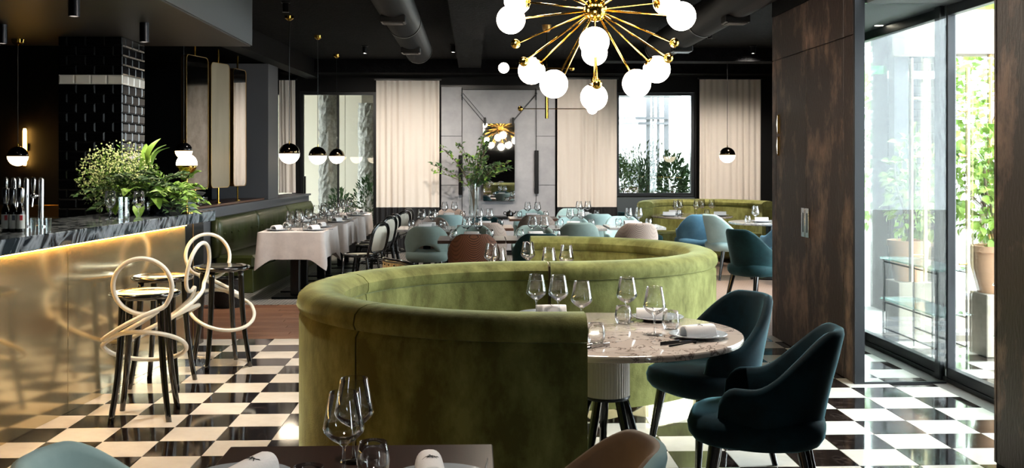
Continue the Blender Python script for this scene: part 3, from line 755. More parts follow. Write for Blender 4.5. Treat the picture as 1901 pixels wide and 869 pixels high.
for kind, m, x, y, rz, lb in (
    ('cut', 'grey_teal', -.55, 12.42, 0, 'grey teal tub chair with arched opening low in its back'),
    ('std', 'knit_brown', .0, 10.68, 0, 'rust brown dotted weave tub chair at the nearest dark table'),
    ('std', 'dark_teal', .66, 10.72, 0, 'near black tub chair beside the rust brown one'),
    ('std', 'knit_taupe', .86, 14.42, 0, 'taupe woven tub chair at the brown table in the middle back'),
    ('std', 'grey_teal', 1.25, 12.60, 0, 'grey teal tub chair behind the top of second booth, middle'),
    ('std', 'knit_taupe', 1.94, 12.50, 0, 'taupe woven tub chair behind the top of second booth, at right'),
    ('std', 'knit_taupe', .14, 12.62, 0, 'taupe woven tub chair just behind the nearest dark table'),
    ('std', 'grey_teal', -.02, 11.52, PI, 'teal tub chair facing the camera across the nearest left dark table'),
    ('std', 'grey_teal', .68, 11.52, PI, 'teal tub chair facing the camera across the nearest right dark table'),
    ('std', 'knit_taupe', -.55, 13.25, PI, 'taupe tub chair facing the camera behind the leftmost pale table'),
    ('std', 'dark_teal', .15, 13.35, PI, 'dark teal tub chair facing the camera behind the brown table'),
    ('std', 'teal', -.33, 14.45, 0, 'pale teal tub chair left of the vase with its back to us'),
    ('std', 'knit_taupe', -.35, 15.6, PI, 'taupe tub chair farthest back at the left below the vase'),
    ('std', 'teal', .85, 15.4, PI, 'pale teal tub chair facing the camera below the hanging mirror'),
    ('std', 'teal', 1.27, 13.25, PI, 'pale teal tub chair facing the camera, middle of the right tables'),
    ('std', 'teal', 1.95, 13.45, PI, 'pale teal tub chair facing the camera at the rightmost square table'),
    ('std', 'teal', 1.50, 15.75, PI, 'pale teal tub chair farthest back below the third curtain'),
    ('std', 'teal', 1.72, 14.62, 0, 'pale teal tub chair with its back to us below the third curtain')):
    chair(kind, m, (x, y), rz, lb, MG)
RG = 'tub chairs at the far right round tables'
chair('std', 'dark_teal', (2.40, 15.0), -PI / 2 + .3, 'dark teal tub chair left of the far round table', RG)
chair('std', 'blue_bright', (3.08, 14.45), .1, 'bright blue velvet tub chair with its back to us', RG)
chair('wing', 'teal', (3.36, 13.75), -PI / 2 + .35, 'pale teal tub chair in profile beside the bright blue one', RG)
chair('wing', 'dark_teal', (2.93, 10.75), -PI / 2 + .55, 'dark green blue tub chair beside the brown partition', RG)
chair('std', 'blue_bright', (3.88, 13.05), .35, 'bright blue tub chair mostly hidden behind the brown partition', RG)

# ---- bentwood bistro chairs (local front = +y)
def bistro():
    t = thing('bentwood_chair', '-', 'chair')
    hoop = smooth_pts([(-.19, -.19, .44), (-.20, -.235, .60), (-.185, -.265, .74), (-.10, -.285, .815), (0, -.29, .83), (.10, -.285, .815), (.185, -.265, .74), (.20, -.235, .60), (.19, -.19, .44)], 5)
    obj('back_hoop', MB().tube(hoop, .015, 8), 'black_lacquer', t, smooth='all')
    rows = []
    for z, w, y in ((.50, .13, -.215), (.53, .155, -.222), (.62, .165, -.242), (.72, .155, -.262), (.77, .12, -.272), (.79, .08, -.277)):
        rows.append([(-w, y, z), (0, y - .012, z), (w, y, z), (w, y + .014, z), (0, y + .002, z), (-w, y + .014, z)])
    bp = obj('back_panel', MB().grid(rows, wrap=True, cap=True), 'cane_white', t)
    obj('panel_frame', MB().tube(smooth_pts([(-.13, -.21, .495), (-.17, -.24, .62), (-.155, -.262, .73), (-.08, -.28, .80), (.08, -.28, .80), (.155, -.262, .73), (.17, -.24, .62), (.13, -.21, .495)], 4, True), .011, 6, True), 'black_lacquer', bp, smooth='all')
    s = obj('seat', MB().lathe([(0, .448), (.18, .448), (.18, .455), (0, .458)], 24), 'cane_white', t, smooth=True)
    obj('seat_ring', MB().tube([(.2 * math.cos(a * PI / 14), .2 * math.sin(a * PI / 14), .45) for a in range(28)], .02, 8, True), 'black_lacquer', s, smooth='all')
    for sx in (-1, 1):
        obj('leg', MB().tube(smooth_pts([(sx * .19, -.18, .445), (sx * .2, -.21, .25), (sx * .225, -.27, 0)], 4), .0155, 8), 'black_lacquer', t, smooth='all')
        obj('leg', MB().tube([(sx * .15, .14, .44), (sx * .17, .165, .22), (sx * .185, .195, 0)], .0155, 8), 'black_lacquer', t, smooth='all')
    obj('stretcher', MB().tube([(.165 * math.cos(a * PI / 12), .165 * math.sin(a * PI / 12) - .01, .22) for a in range(24)], .011, 6, True), 'black_lacquer', t, smooth='all')
    return t
b0 = bistro(); BG = 'black bentwood chairs along the white tables'
b0.location = (-1.33, 12.42, 0); b0.rotation_euler = (0, 0, PI / 2 - .42); b0['group'] = BG
b0['label'] = 'black bentwood chair with pale cane back, nearest of the row at the white tables'
for x, y, lb in ((-1.34, 13.82, 'second black bentwood chair from the front along the white tables'), (-1.33, 14.36, 'third black bentwood chair from the front along the white tables'),
                 (-1.25, 15.36, 'fourth black bentwood chair from the front along the white tables'), (-1.24, 15.88, 'farthest black bentwood chair along the white tables')):
    dup(b0, (x, y, 0), PI / 2 - .42 + R.uniform(-.08, .08), lb, BG)
# a wider cane-backed armchair behind the foreground booth
t = thing('cane_armchair', 'black framed armchair with woven cream top rail behind the foreground booth', 'chair', (-.25, 7.28, 0), .05)
arc = [(-.33 * math.cos(a), -.02 - .30 * math.sin(a)) for a in [PI * i / 16 for i in range(17)]]
def zt_(i): return .80 + .085 * sstep(2, 6, i) * (1 - sstep(10, 14, i))
rows = [[(x, y, .47), (x, y, zt_(i) - .012), (x * .96, y * .96, zt_(i) - .012), (x * .96, y * .96, .47)] for i, (x, y) in enumerate(arc)]
bk = obj('backrest', MB().grid(rows, wrap=True, cap=True), 'cane', t)
obj('top_rail', MB().tube([(x * .98, y * .98, zt_(i)) for i, (x, y) in enumerate(arc)], .016, 8), 'black_lacquer', bk, smooth='all')
for k in range(1, 16): obj('rivet', MB().sphere((arc[k][0] * 1.0, arc[k][1] * 1.003, zt_(k) - .028), .006, 8), 'black_metal', bk)
obj('seat', MB().lathe([(0, .40), (.29, .40), (.31, .43), (.30, .46), (0, .475)], 24), 'cane', t, smooth=True)
for x, y in ((-.24, -.2), (.24, -.2), (-.24, .2), (.24, .2)): obj('leg', MB().cyl((x * .9, y * .9, .41), (x * 1.1, y * 1.1, 0), .018, .012, 8), 'black_lacquer', t)

# ---- bar stools with looping cream tube (local back = -y)
def stool():
    t = thing('bar_stool', '-', 'stool')
    s = obj('seat', MB().lathe([(0, .722), (.17, .722), (.195, .728), (.21, .740), (.212, .750), (.205, .758), (.185, .762), (.15, .755), (0, .750)], 40), 'black_lacquer', t, smooth='all')
    for k in range(4):
        a = PI / 4 + k * PI / 2; c, sn = math.cos(a), math.sin(a)
        obj('leg', MB().tube(smooth_pts([(.155 * c, .155 * sn, .725), (.165 * c, .165 * sn, .5), (.19 * c, .19 * sn, .25), (.235 * c, .235 * sn, 0)], 4), [.0215, .0215, .021, .021, .021, .0205, .02, .0195, .019, .0185, .018, .0175, .017], 10), 'black_lacquer', t, smooth='all')
    pts = []
    # one tube: tilted foot ring, long diagonal up, round the back loop, parallel diagonal down
    for i in range(0, 25):
        a = math.radians(205 + 345 * i / 24); pts.append((.24 * math.cos(a), .24 * math.sin(a), .425 - .125 * math.sin(a)))
    loop = []
    for i in range(21):
        a = math.radians(-48 + 345 * i / 20); loop.append((.03 + .168 * math.cos(a), -.262 - .03 * math.sin(a) + .05 * i / 20, .815 + .168 * math.sin(a)))
    P_ = pts[::-1][:-1] + [(-.215, -.145, .495), (-.10, -.235, .575), (.03, -.268, .645)] + loop + [(.02, -.195, .605), (-.10, -.15, .535), (-.19, -.10, .485)]
    obj('loop_tube', MB().tube(smooth_pts(P_, 3, True), .0138, 10, True), 'white_lacquer', t, smooth='all')
    return t
s0 = stool(); SG = 'bar stools in front of the brass bar'
s0.location = (-2.0, 6.44, 0); s0.rotation_euler = (0, 0, .12); s0['group'] = SG
s0['label'] = 'black bar stool with cream looping tube, nearest to the camera'
dup(s0, (-2.16, 7.35, 0), PI / 2 - .1, 'black bar stool between the two others, its tube loop seen edge-on', SG)
dup(s0, (-1.915, 8.02, 0), PI + .55, 'black bar stool farthest along the bar beside the wood floor', SG)

# ---- tufted banquette along the ledge wall
bq = thing('banquette', 'green leather banquette with tufted back along the grey ledge', 'banquette', (-3.09, 12.45, 0), -math.atan(.053))
Lb = 5.35
secs = ((0, 1.75), (1.755, 3.5), (3.505, Lb))
for a, b in secs:
    rows = []
    n = int((b - a) / .05)
    for i in range(n + 1):
        y = a + (b - a) * i / n; row = [(-.005, y, .40), (-.005, y, .885)]
        for q in range(9):
            z = .885 - .465 * q / 8; e = min((y - a), (b - y), .06) / .06
            row.append((.085 + .03 * e * (1 - ((q - 4) / 4.4) ** 2) + (-.012 if q in (3, 4) and (i % 6 == 3) else 0) - (.03 if q == 0 else 0), y, z))
        rows.append(row)
    bk = obj('back_cushion', MB().grid(rows, wrap=True, cap=True), 'green_leather', bq, smooth='all')
    for k in range(3, n, 6): obj('button', MB().sphere((.112, a + (b - a) * k / n, .685), .014, 10), 'green_leather', bk)
    obj('seat_cushion', MB().bbox(.03, .50, a + .003, b - .003, .28, .44, .03), 'green_leather', bq)
    obj('base', MB().bbox(.02, .49, a + .002, b - .002, 0, .279, .006), 'green_leather', bq)

# ================================================================== TABLES AND TABLEWARE
def wg_prof(h=.223):
    k = h / .223
    out = [(0, .0), (.036, .0), (.0365, .0015), (.012, .006), (.0045, .012), (.0036, .05), (.004, .085), (.012, .093), (.033, .106), (.048, .121), (.0525, .132), (.050, .145), (.0365, .222), (.0358, .223)]
    inn = [(.0352, .2225), (.0487, .145), (.0512, .132), (.0468, .1225), (.032, .1078), (.010, .0955), (0, .094)]
    return [(r, z * k) for r, z in out + inn]
def tb_prof():
    out = [(0, 0), (.027, 0), (.032, .004), (.0405, .028), (.042, .042), (.0395, .065), (.0345, .09)]
    inn = [(.0335, .09), (.0383, .065), (.0405, .042), (.039, .03), (.030, .012), (0, .010)]
    return out + inn
wine_hi = MB().lathe(wg_prof(), 40).mesh('wine_glass', 'all', True); wine_lo = MB().lathe(wg_prof(), 14).mesh('wine_glass', 'all', True)
tumb_hi = MB().lathe(tb_prof(), 36).mesh('tumbler', 'all', True); tumb_lo = MB().lathe(tb_prof(), 12).mesh('tumbler', 'all', True)
for m_ in (wine_hi, wine_lo, tumb_hi, tumb_lo): m_.materials.append(M['glassware'])
def wine(x, y, z, label, group, hi=False):
    return tag(obj('wine_glass', wine_hi if hi else wine_lo, None, loc=(x, y, z)), label, 'wine glass', group)
def tumbler(x, y, z, label, group, hi=False):
    return tag(obj('water_tumbler', tumb_hi if hi else tumb_lo, None, loc=(x, y, z)), label, 'tumbler', group)
plate_pr = [(0, .0), (.07, .0), (.09, .006), (.13, .016), (.132, .018), (.13, .02), (.088, .011), (.068, .006), (0, .006)]
plate_hi = MB().lathe(plate_pr, 40).mesh('plate', 'all'); plate_lo = MB().lathe(plate_pr, 18).mesh('plate', 'all')
for m_ in (plate_hi, plate_lo): m_.materials.append(M['porcelain'])
def plate(x, y, z, label, group, hi=False):
    return tag(obj('plate', plate_hi if hi else plate_lo, None, loc=(x, y, z)), label, 'plate', group)
def napkin_mesh(n=14, L=.155, w=.036, h=.052):
    o_, i_ = [], []
    for k in range(n + 1):
        a = PI * k / n; cx, cz = math.cos(a), math.sin(a)
        o_.append((w * math.copysign(abs(cx) ** .75, cx), h * cz ** .8)); i_.append((o_[-1][0] * .82, max(0, o_[-1][1] * .86)))
    ring = o_ + i_[::-1]
    rows = [[(x * s, yy, z * s) for x, z in ring] for yy, s in ((-L / 2, .98), (-L / 2 + .004, 1), (0, 1.02), (L / 2 - .004, 1), (L / 2, .98))]
    return MB().grid(rows, wrap=True, cap=True)
nap_me = napkin_mesh().mesh('napkin', 'all'); nap_me.materials.append(M['napkin'])
def blot(pts, z):
    """small printed motif laid over the arched top of the napkin"""
    mb = MB()
    def hgt(x): return .0545 * max(.05, 1 - abs(x / .0385) ** 2.2) ** .42
    for poly in pts:
        n = len(poly); mb.add([(x, y, hgt(x) + .0008) for x, y in poly], [tuple(range(n))])
    return mb
motif = [[(-.014, .004), (-.004, -.002), (.006, .001), (.012, -.004), (.011, .006), (.004, .008), (-.006, .007)], [(.010, .004), (.018, .012), (.022, .011), (.013, .001)],
         [(-.006, 0), (-.012, -.012), (-.010, -.012), (-.003, -.001)], [(.002, .001), (.003, -.013), (.005, -.013), (.005, .001)], [(.009, 0), (.014, -.012), (.016, -.011), (.011, .001)],
         [(-.013, .003), (-.022, -.003), (-.021, -.005), (-.012, .001)], [(-.002, .007), (-.006, .016), (-.003, .013), (0, .017), (.001, .007)]]
mot_me = blot(motif, 0).mesh('printed_mark', False, False); mot_me.materials.append(M['print'])
def napkin(x, y, z, rz, label, group, mark=False, s=1.):
    o = tag(obj('rolled_napkin', nap_me, None, loc=(x, y, z), rz=rz), label, 'napkin', group); o.scale = (s, s, s)
    if mark: obj('printed_mark', mot_me, None, o)
    return o
def cutlery(kind, loc, rz, label, group, m='dark_steel'):
    if kind == 'fork':
        mb = MB().tube([(0, -.1, .004), (0, -.03, .006), (0, .03, .009), (0, .05, .007)], [.0045, .0032, .003, .007], 6)
        for k in range(4): mb.cyl((-.009 + k * .006, .047, .007), (-.009 + k * .006, .095, .006), .002, .0012, 5)
    elif kind == 'knife':
        mb = MB().tube([(0, -.11, .005), (0, -.05, .006), (0, -.0, .005)], [.005, .0055, .0045], 6).bbox(-.0015, .0015, -.003, .105, .001, .017, .0006)
    else:
        mb = MB().tube([(0, -.1, .004), (0, -.03, .006), (0, .03, .009), (0, .04, .006)], [.0045, .0032, .003, .005], 6)
        mb.lathe([(0, -.004), (.012, -.002), (.019, .003), (.017, .003), (.011, -.0005), (0, -.002)], 14, (0, .066, .006))
    return tag(obj(kind, mb, m, loc=loc, rz=rz, smooth=True), label, kind, group)

def square_table(x, y, m, label, group, w=.69, d=.68, z=.75):
    t = thing('dining_table', label, 'table', (x, y, 0), 0, group)
    obj('tabletop', MB().bbox(-w / 2, w / 2, -d / 2, d / 2, z - .032, z, .004), m, t)
    obj('pedestal', MB().bbox(-.045, .045, -.045, .045, .02, z - .033, .006), 'black_metal', t)
    obj('base_plate', MB().bbox(-.22, .22, -.22, .22, 0, .019, .006), 'black_metal', t)
    return t
TG = 'square tables in the middle dining rows'
def place2(x, y, z, nm, group, seed, both=True):
    """two covers facing each other: plates with napkins, two wine glasses and two tumblers"""
    r = random.Random(seed)
    for k, (sy, side) in enumerate(((-1, 'near'), (1, 'far'))):
        if not both and k == 0: continue
        yy = y + sy * .17
        plate(x + .0, yy, z, 'plate on the %s side of %s' % (side, nm), group)
        napkin(x + r.uniform(-.02, .02), yy, z + .0065, PI / 2 + r.uniform(-.3, .3), 'rolled napkin on the %s plate of %s' % (side, nm), group)
    for k, sx in enumerate((-1, 1)):
        wine(x + sx * .065 + r.uniform(-.01, .01), y + r.uniform(-.02, .02), z, '%s wine glass of the pair on %s' % (('left', 'right')[k], nm), group)
        tumbler(x + sx * .19, y + r.uniform(-.03, .03), z, '%s tumbler on %s' % (('left', 'right')[k], nm), group)
for k, (x, y, m, lb, nm) in enumerate((
    (-.022, 10.92, 'dark_wood', 'dark wood square table behind the rust brown chair, nearest row', 'the nearest dark wood table'),
    (.675, 10.92, 'dark_wood', 'dark wood square table behind the near black chair, nearest row', 'the dark wood table behind the near black chair'),
    (-.565, 12.66, 'white_marble', 'pale marble square table at the grey teal chair with arched back', 'the leftmost pale square table'),
    (.135, 12.86, 'brown_wood', 'brown wood square table in the second row, middle left', 'the brown table in the second row'),
    (1.255, 12.80, 'white_marble', 'pale square table in the second row behind the second booth', 'the pale table behind the second booth'),
    (1.99, 12.95, 'white_marble', 'pale square table at the right end of the second row', 'the right end table of the second row'),
    (-.35, 15.02, 'white_marble', 'pale square table at the back left below the vase', 'the pale back table below the vase'),
    (.84, 14.88, 'brown_wood', 'brown wood square table below the hanging mirror', 'the brown table below the mirror'),
    (1.60, 15.15, 'white_marble', 'pale square table below the third curtain', 'the pale table below the third curtain'))):
    square_table(x, y, m, lb, TG); place2(x, y, .75, nm, 'tableware in the middle dining rows', 70 + k)

# ---- white-clothed tables by the banquette
def cloth_mesh(w, d, z=.756, drop=.30):
    """top plus skirt; corners hang lower and flare"""
    N = 16; top = []
    per = []
    hx, hy = w / 2 + .006, d / 2 + .006
    for i in range(N): per.append((-hx + 2 * hx * i / N, -hy, (i / N), 0))
    for i in range(N): per.append((hx, -hy + 2 * hy * i / N, (i / N), 1))
    for i in range(N): per.append((hx - 2 * hx * i / N, hy, (i / N), 2))
    for i in range(N): per.append((-hx, hy - 2 * hy * i / N, (i / N), 3))
    nrm_ = [(0, -1), (1, 0), (0, 1), (-1, 0)]
    rows = []
    for f in (0, .02, .12, .3, .5, .75, 1.0):
        row = []
        for x, y, t_, sd in per:
            cn = max(0, 1 - min(t_, 1 - t_) / .22) ** 1.4
            nx, ny = nrm_[sd]
            if cn > 0:
                s2 = nrm_[(sd - 1) % 4] if t_ < .5 else nrm_[(sd + 1) % 4]
                k = .5 * cn; nx, ny = nx * (1 - k) + s2[0] * k, ny * (1 - k) + s2[1] * k
            out = .012 * f + .055 * f * cn + .008 * f * math.sin(t_ * 19 + sd)
            row.append((x + nx * out, y + ny * out, z + .002 - f * drop * (1 + .42 * cn)))
        rows.append(row)
    mb = MB(); n = len(per)
    inner = [[(p[0] * .996, p[1] * .996, p[2] - .003) for p in r] for r in rows]
    allr = rows[::-1] + inner
    # outer skirt up to the rim, then the inner side back down
    mb.grid(rows, wrap=True); mb.add([p for p in rows[0]], [tuple(range(n))])
    mb.grid(inner, wrap=True); mb.add([p for p in inner[0]], [tuple(range(n))])
    mb.grid([rows[-1], inner[-1]], wrap=True)
    return mb
WG = 'white clothed tables along the banquette'
wn_ = ('nearest white clothed table', 'middle white clothed table', 'farthest white clothed table')
for k, (y, d) in enumerate(((12.36, 1.2), (14.05, 1.35), (15.68, 1.2))):
    x = -2.045 + (.0, .05, .10)[k]; w = .72
    t = thing('dining_table', 'table under the %s by the banquette' % ('nearest white cloth', 'middle white cloth', 'farthest white cloth')[k], 'table', (x, y, 0), 0, WG)
    obj('tabletop', MB().bbox(-w / 2, w / 2, -d / 2, d / 2, .72, .75, .004), 'dark_wood', t)
    for sy in (-.28, .28):
        obj('pedestal', MB().bbox(-.05, .05, sy - .05, sy + .05, .02, .719, .006), 'black_metal', t); obj('base_plate', MB().bbox(-.24, .24, sy - .2, sy + .2, 0, .019, .006), 'black_metal', t)
    c_ = obj('tablecloth', cloth_mesh(w, d), 'linen', loc=(x, y, 0), smooth='all'); tag(c_, ('white linen cloth on the table nearest the stools', 'white linen cloth on the middle banquette table', 'white linen cloth on the banquette table nearest the window')[k], 'tablecloth', WG)
    r = random.Random(90 + k); nm = 'the ' + wn_[k]
    for q, yy in enumerate((y - d * .25, y + d * .25)):
        end = ('front', 'back')[q]
        for s_, sx in (('banquette', -1), ('chair', 1)):
            plate(x + sx * .21, yy, .759, 'plate at the %s %s side of %s' % (end, s_, nm), 'plates on the white tables')
            napkin(x + sx * .21, yy, .7655, r.uniform(-.5, .5), 'rolled napkin at the %s %s side of %s' % (end, s_, nm), 'napkins on the white tables', s=1.1)
        for s_, sx in (('left', -1), ('right', 1)):
            wine(x + sx * .055, yy - .02 + r.uniform(-.05, .05), .759, '%s wine glass in the %s pair on %s' % (s_, end, nm), 'wine glasses on the white tables')
            tumbler(x + sx * .1, yy + .13, .759, '%s tumbler behind the %s pair of wine glasses on %s' % (s_, end, nm), 'tumblers on the white tables')
    cutlery('knife', (x + .3, y - d * .25 + .15, .759), PI / 2, 'table knife by the chair side plate of %s' % nm, 'cutlery on the white tables', 'steel')

# ---- round marble table in the foreground booth
rt = thing('round_table', 'round pink grey marble table on a pale drum with black legs', 'table', (.625, 4.895, 0))
obj('tabletop', MB().lathe([(0, .718), (.615, .718), (.628, .722), (.632, .728), (.632, .742), (.628, .748), (.618, .75), (0, .75)], 72), 'table_marble', rt, smooth=True)
dr = []
for i in range(96):
    a = 2 * PI * i / 96; rr_ = .107 + (.0012 if i % 2 else -.0008); dr.append((rr_ * math.cos(a), rr_ * math.sin(a)))
obj('drum', MB().prism(dr, .455, .717), mat('cream_ribbed_wood', '#cfc6bb', .45), rt)
obj('drum_ring', MB().lathe([(0, .44), (.106, .44), (.110, .448), (.108, .4545), (0, .4545)], 40), 'black_metal', rt, smooth=True)
for k in range(5):
    a = 2 * PI * k / 5 + .3; c, s = math.cos(a), math.sin(a)
    obj('leg', MB().tube([(.085 * c, .085 * s, .441), (.11 * c, .11 * s, .36), (.23 * c, .23 * s, .0)], [.02, .021, .013], 8), 'black_lacquer', rt, smooth=True)
G1 = 'wine glasses on the round marble table'
bpy.data.objects['cane_armchair'].location = (-.30, 7.2, 0); bpy.data.objects['cane_armchair'].rotation_euler = (0, 0, -1.0)
for x, y, lb in ((.321, 5.344, 'wine glass farthest left on the marble table by the booth end'), (.431, 5.303, 'tallest looking wine glass left on the marble table in front of booth joint'),
                 (.522, 5.04, 'wine glass on the marble table just above the booth arm corner'), (.765, 5.20, 'wine glass at the back middle of the marble table beside a tumbler'),
                 (.833, 4.793, 'wine glass on the marble table nearest the plate')):
    wine(x, y, .75, lb, G1, True)
for x, y, lb in ((.735, 5.12, 'tumbler at the back of the marble table beside a wine glass'), (.937, 4.943, 'tumbler behind the napkin plate on the marble table'), (.536, 4.575, 'tumbler at the front of the marble table by the booth arm')):
    tumbler(x, y, .75, lb, 'tumblers on the round marble table', True)
NG = 'place settings on the round marble table'
plate(1.02, 4.72, .75, 'grey plate at the right front of the marble table', NG, True)
napkin(1.02, 4.72, .7565, -PI / 2 + .35, 'rolled white napkin with black print on the right plate', NG, True)
plate(.93, 5.26, .75, 'grey plate at the back right of the marble table', NG, True)
napkin(.90, 5.26, .7565, -PI / 2 - .15, 'rolled napkin at the back of the marble table', NG, True)
plate(.36, 5.40, .75, 'grey plate at the back left of the marble table', NG, True)
napkin(.40, 5.40, .7565, PI / 2, 'rolled napkin at the back left behind two wine glasses', NG, True)
cutlery('fork', (.93, 4.53, .75), -1.05, 'dark fork in front of the right plate', NG); cutlery('knife', (.90, 4.56, .75), -1.05 + PI, 'dark knife beside the fork in front of right plate', NG)
cutlery('spoon', (1.10, 4.94, .75), -.5, 'dark spoon behind the right plate', NG)
cutlery('knife', (.50, 4.45, .75), -1.0, 'knife at the front of the marble table by the booth arm', NG, 'steel'); cutlery('fork', (.47, 4.48, .75), -1.0, 'fork at the front of the marble table by the booth arm', NG, 'steel')
# table inside the second booth
rt2 = thing('round_table', 'round dark table hidden inside the second booth', 'table', (.56, 7.28, 0))
obj('tabletop', MB().lathe([(0, .72), (.49, .72), (.5, .727), (.5, .745), (.495, .75), (0, .75)], 56), 'table_marble', rt2, smooth=True)
obj('drum', MB().lathe([(0, .02), (.10, .02), (.10, .719), (0, .719)], 32), 'black_metal', rt2, smooth=True)
obj('base_plate', MB().lathe([(0, 0), (.26, 0), (.26, .012), (.1, .019), (0, .019)], 32), 'black_metal', rt2, smooth=True)
for x, y, lb in ((.125, 7.37, 'wine glass farthest left above the foreground booth back'), (.17, 7.02, 'wine glass just right of the leftmost above foreground booth back'), (.39, 7.5, 'wine glass showing left of the booth joint'),
                 (.505, 7.0, 'wine glass peeking over exactly at the booth joint'), (.64, 7.2, 'wine glass showing right of the booth joint')):
    wine(x, y, .75, lb, 'wine glasses inside the second booth', True)
# dark wood table at the bottom of the picture
ft = thing('dining_table', 'dark wood table at the bottom of the picture', 'table', (-.315, 2.60, 0))
obj('tabletop', MB().bbox(-.368, .368, -.36, .36, .72, .75, .003), 'dark_wood', ft)
obj('pedestal', MB().bbox(-.045, .045, -.045, .045, .02, .719, .006), 'black_metal', ft); obj('base_plate', MB().bbox(-.22, .22, -.22, .22, 0, .019, .006), 'black_metal', ft)
QG = 'tableware on the near dark table'
wine(-.325, 2.63, .75, 'large wine glass in front at the bottom of the picture', QG, True)
wine(-.319, 2.80, .75, 'large wine glass just behind the front one at bottom', QG, True)
tumbler(-.255, 2.66, .75, 'clear tumbler right of the large wine glasses', QG, True)
tumbler(-.385, 2.45, .75, 'clear tumbler cut off at the bottom edge left of wine glass', QG, True)
plate(-.575, 2.61, .75, 'grey plate at the left of the near dark table', QG, True); plate(-.085, 2.58, .75, 'grey plate at the right of the near dark table', QG, True)
napkin(-.555, 2.62, .7565, -.35, 'rolled white napkin with black print on left near plate', QG, True, 1.02); napkin(-.108, 2.62, .7565, .1, 'rolled white napkin with black print on right near plate', QG, True, 1.02)
cutlery('knife', (.028, 2.66, .75), -.08, 'dark knife right of the right near plate', QG)
# far round tables
for nm, x, y, r, m, lb in (('round_table', 3.24, 15.42, .60, 'table_marble', 'round brown marble table in the far right booth'), ('round_table', 3.93, 13.75, .54, 'white_marble', 'round white marble table at the far right edge of the partition')):
    t = thing(nm, lb, 'table', (x, y, 0), 0, 'far round tables')
    obj('tabletop', MB().lathe([(0, .722), (r - .01, .722), (r, .73), (r, .745), (r - .006, .75), (0, .75)], 48), m, t, smooth=True)
    obj('pedestal', MB().lathe([(0, 0), (.25, 0), (.25, .015), (.05, .03), (.05, .721), (0, .721)], 28), 'black_metal', t, smooth=True)
FR = 'tableware on the far round tables'
for k, (x, y) in enumerate(((3.0, 15.42), (3.12, 15.72), (3.33, 15.52), (3.47, 15.78), (3.60, 15.70))):
    wine(x, y, .75, ('leftmost', 'second', 'third', 'fourth', 'rightmost')[k] + ' wine glass from the left on the far brown marble table', FR)
for k, (x, y) in enumerate(((2.86, 15.22), (3.05, 15.75), (3.62, 15.25))):
    plate(x, y, .75, ('front left', 'back left', 'front right')[k] + ' plate on the far brown marble table', FR); napkin(x, y, .7565, 1.3, ('front left', 'back left', 'front right')[k] + ' rolled napkin on the far brown marble table', FR, s=1.15)
tumbler(3.02, 15.25, .75, 'tumbler on the left of the far brown marble table', FR); tumbler(3.46, 15.40, .75, 'tumbler on the right of the far brown marble table', FR)
wine(3.66, 13.46, .75, 'wine glass on the far white round table', FR); tumbler(3.59, 13.58, .75, 'tumbler on the far white round table', FR)
plate(3.80, 13.68, .75, 'plate on the far white round table', FR); napkin(3.80, 13.68, .7565, 1.4, 'rolled napkin on the far white round table', FR, s=1.1)

# ================================================================== THE BAR
BA = -math.atan(.09)
def bl(x, y):      # bar-local to world
    c, s = math.cos(BA), math.sin(BA); return (-2.70 + c * x - s * y, 4.4 + s * x + c * y)
bar = thing('bar', 'bar with polished brass front and dark end cabinet', 'bar', (-2.70, 4.4, 0), BA)
obj('body', MB().box(-.62, -.02, -1.5, 4.15, 0, 1.04), 'black_wall', bar)
for a, b in ((-1.5, .08), (.085, 2.16), (2.165, 4.15)): obj('front_panel', MB().bbox(-.02, 0, a, b, .0, 1.035, .002), 'bar_brass', bar)
obj('led_strip', MB().box(.005, .018, -1.48, 4.13, 1.034, 1.042), 'led', bar)
ec = obj('end_cabinet', MB().bbox(-.62, -.03, 4.16, 4.66, 0, 1.04, .004), 'black_lacquer', bar)
obj('door_gap', MB().box(-.034, -.026, 4.40, 4.408, .02, 1.03), 'brass_soft', ec)
bc = thing('bar_counter', 'black grey veined marble counter slab on the brass bar', 'counter', (-2.70, 4.4, 0), BA)
for a, b in ((-1.5, 2.408), (2.41, 4.70)): obj('marble_slab', MB().bbox(-.68, .06, a, b, 1.043, 1.13, .006), 'bar_marble', bc)
# back counter along the bar wall
kc = thing('back_counter', 'low steel back counter behind the bar', 'counter', (-4.75, 9.95, 0))
obj('body', MB().bbox(-1.4, 1.0, -.3, .33, 0, .985, .004), 'black_wall', kc); obj('steel_top', MB().bbox(-1.42, 1.02, -.32, .34, .986, 1.02, .004), 'steel', kc); obj('splashback', MB().bbox(-1.42, 1.02, .31, .34, 1.021, 1.13, .003), 'brass_soft', kc)
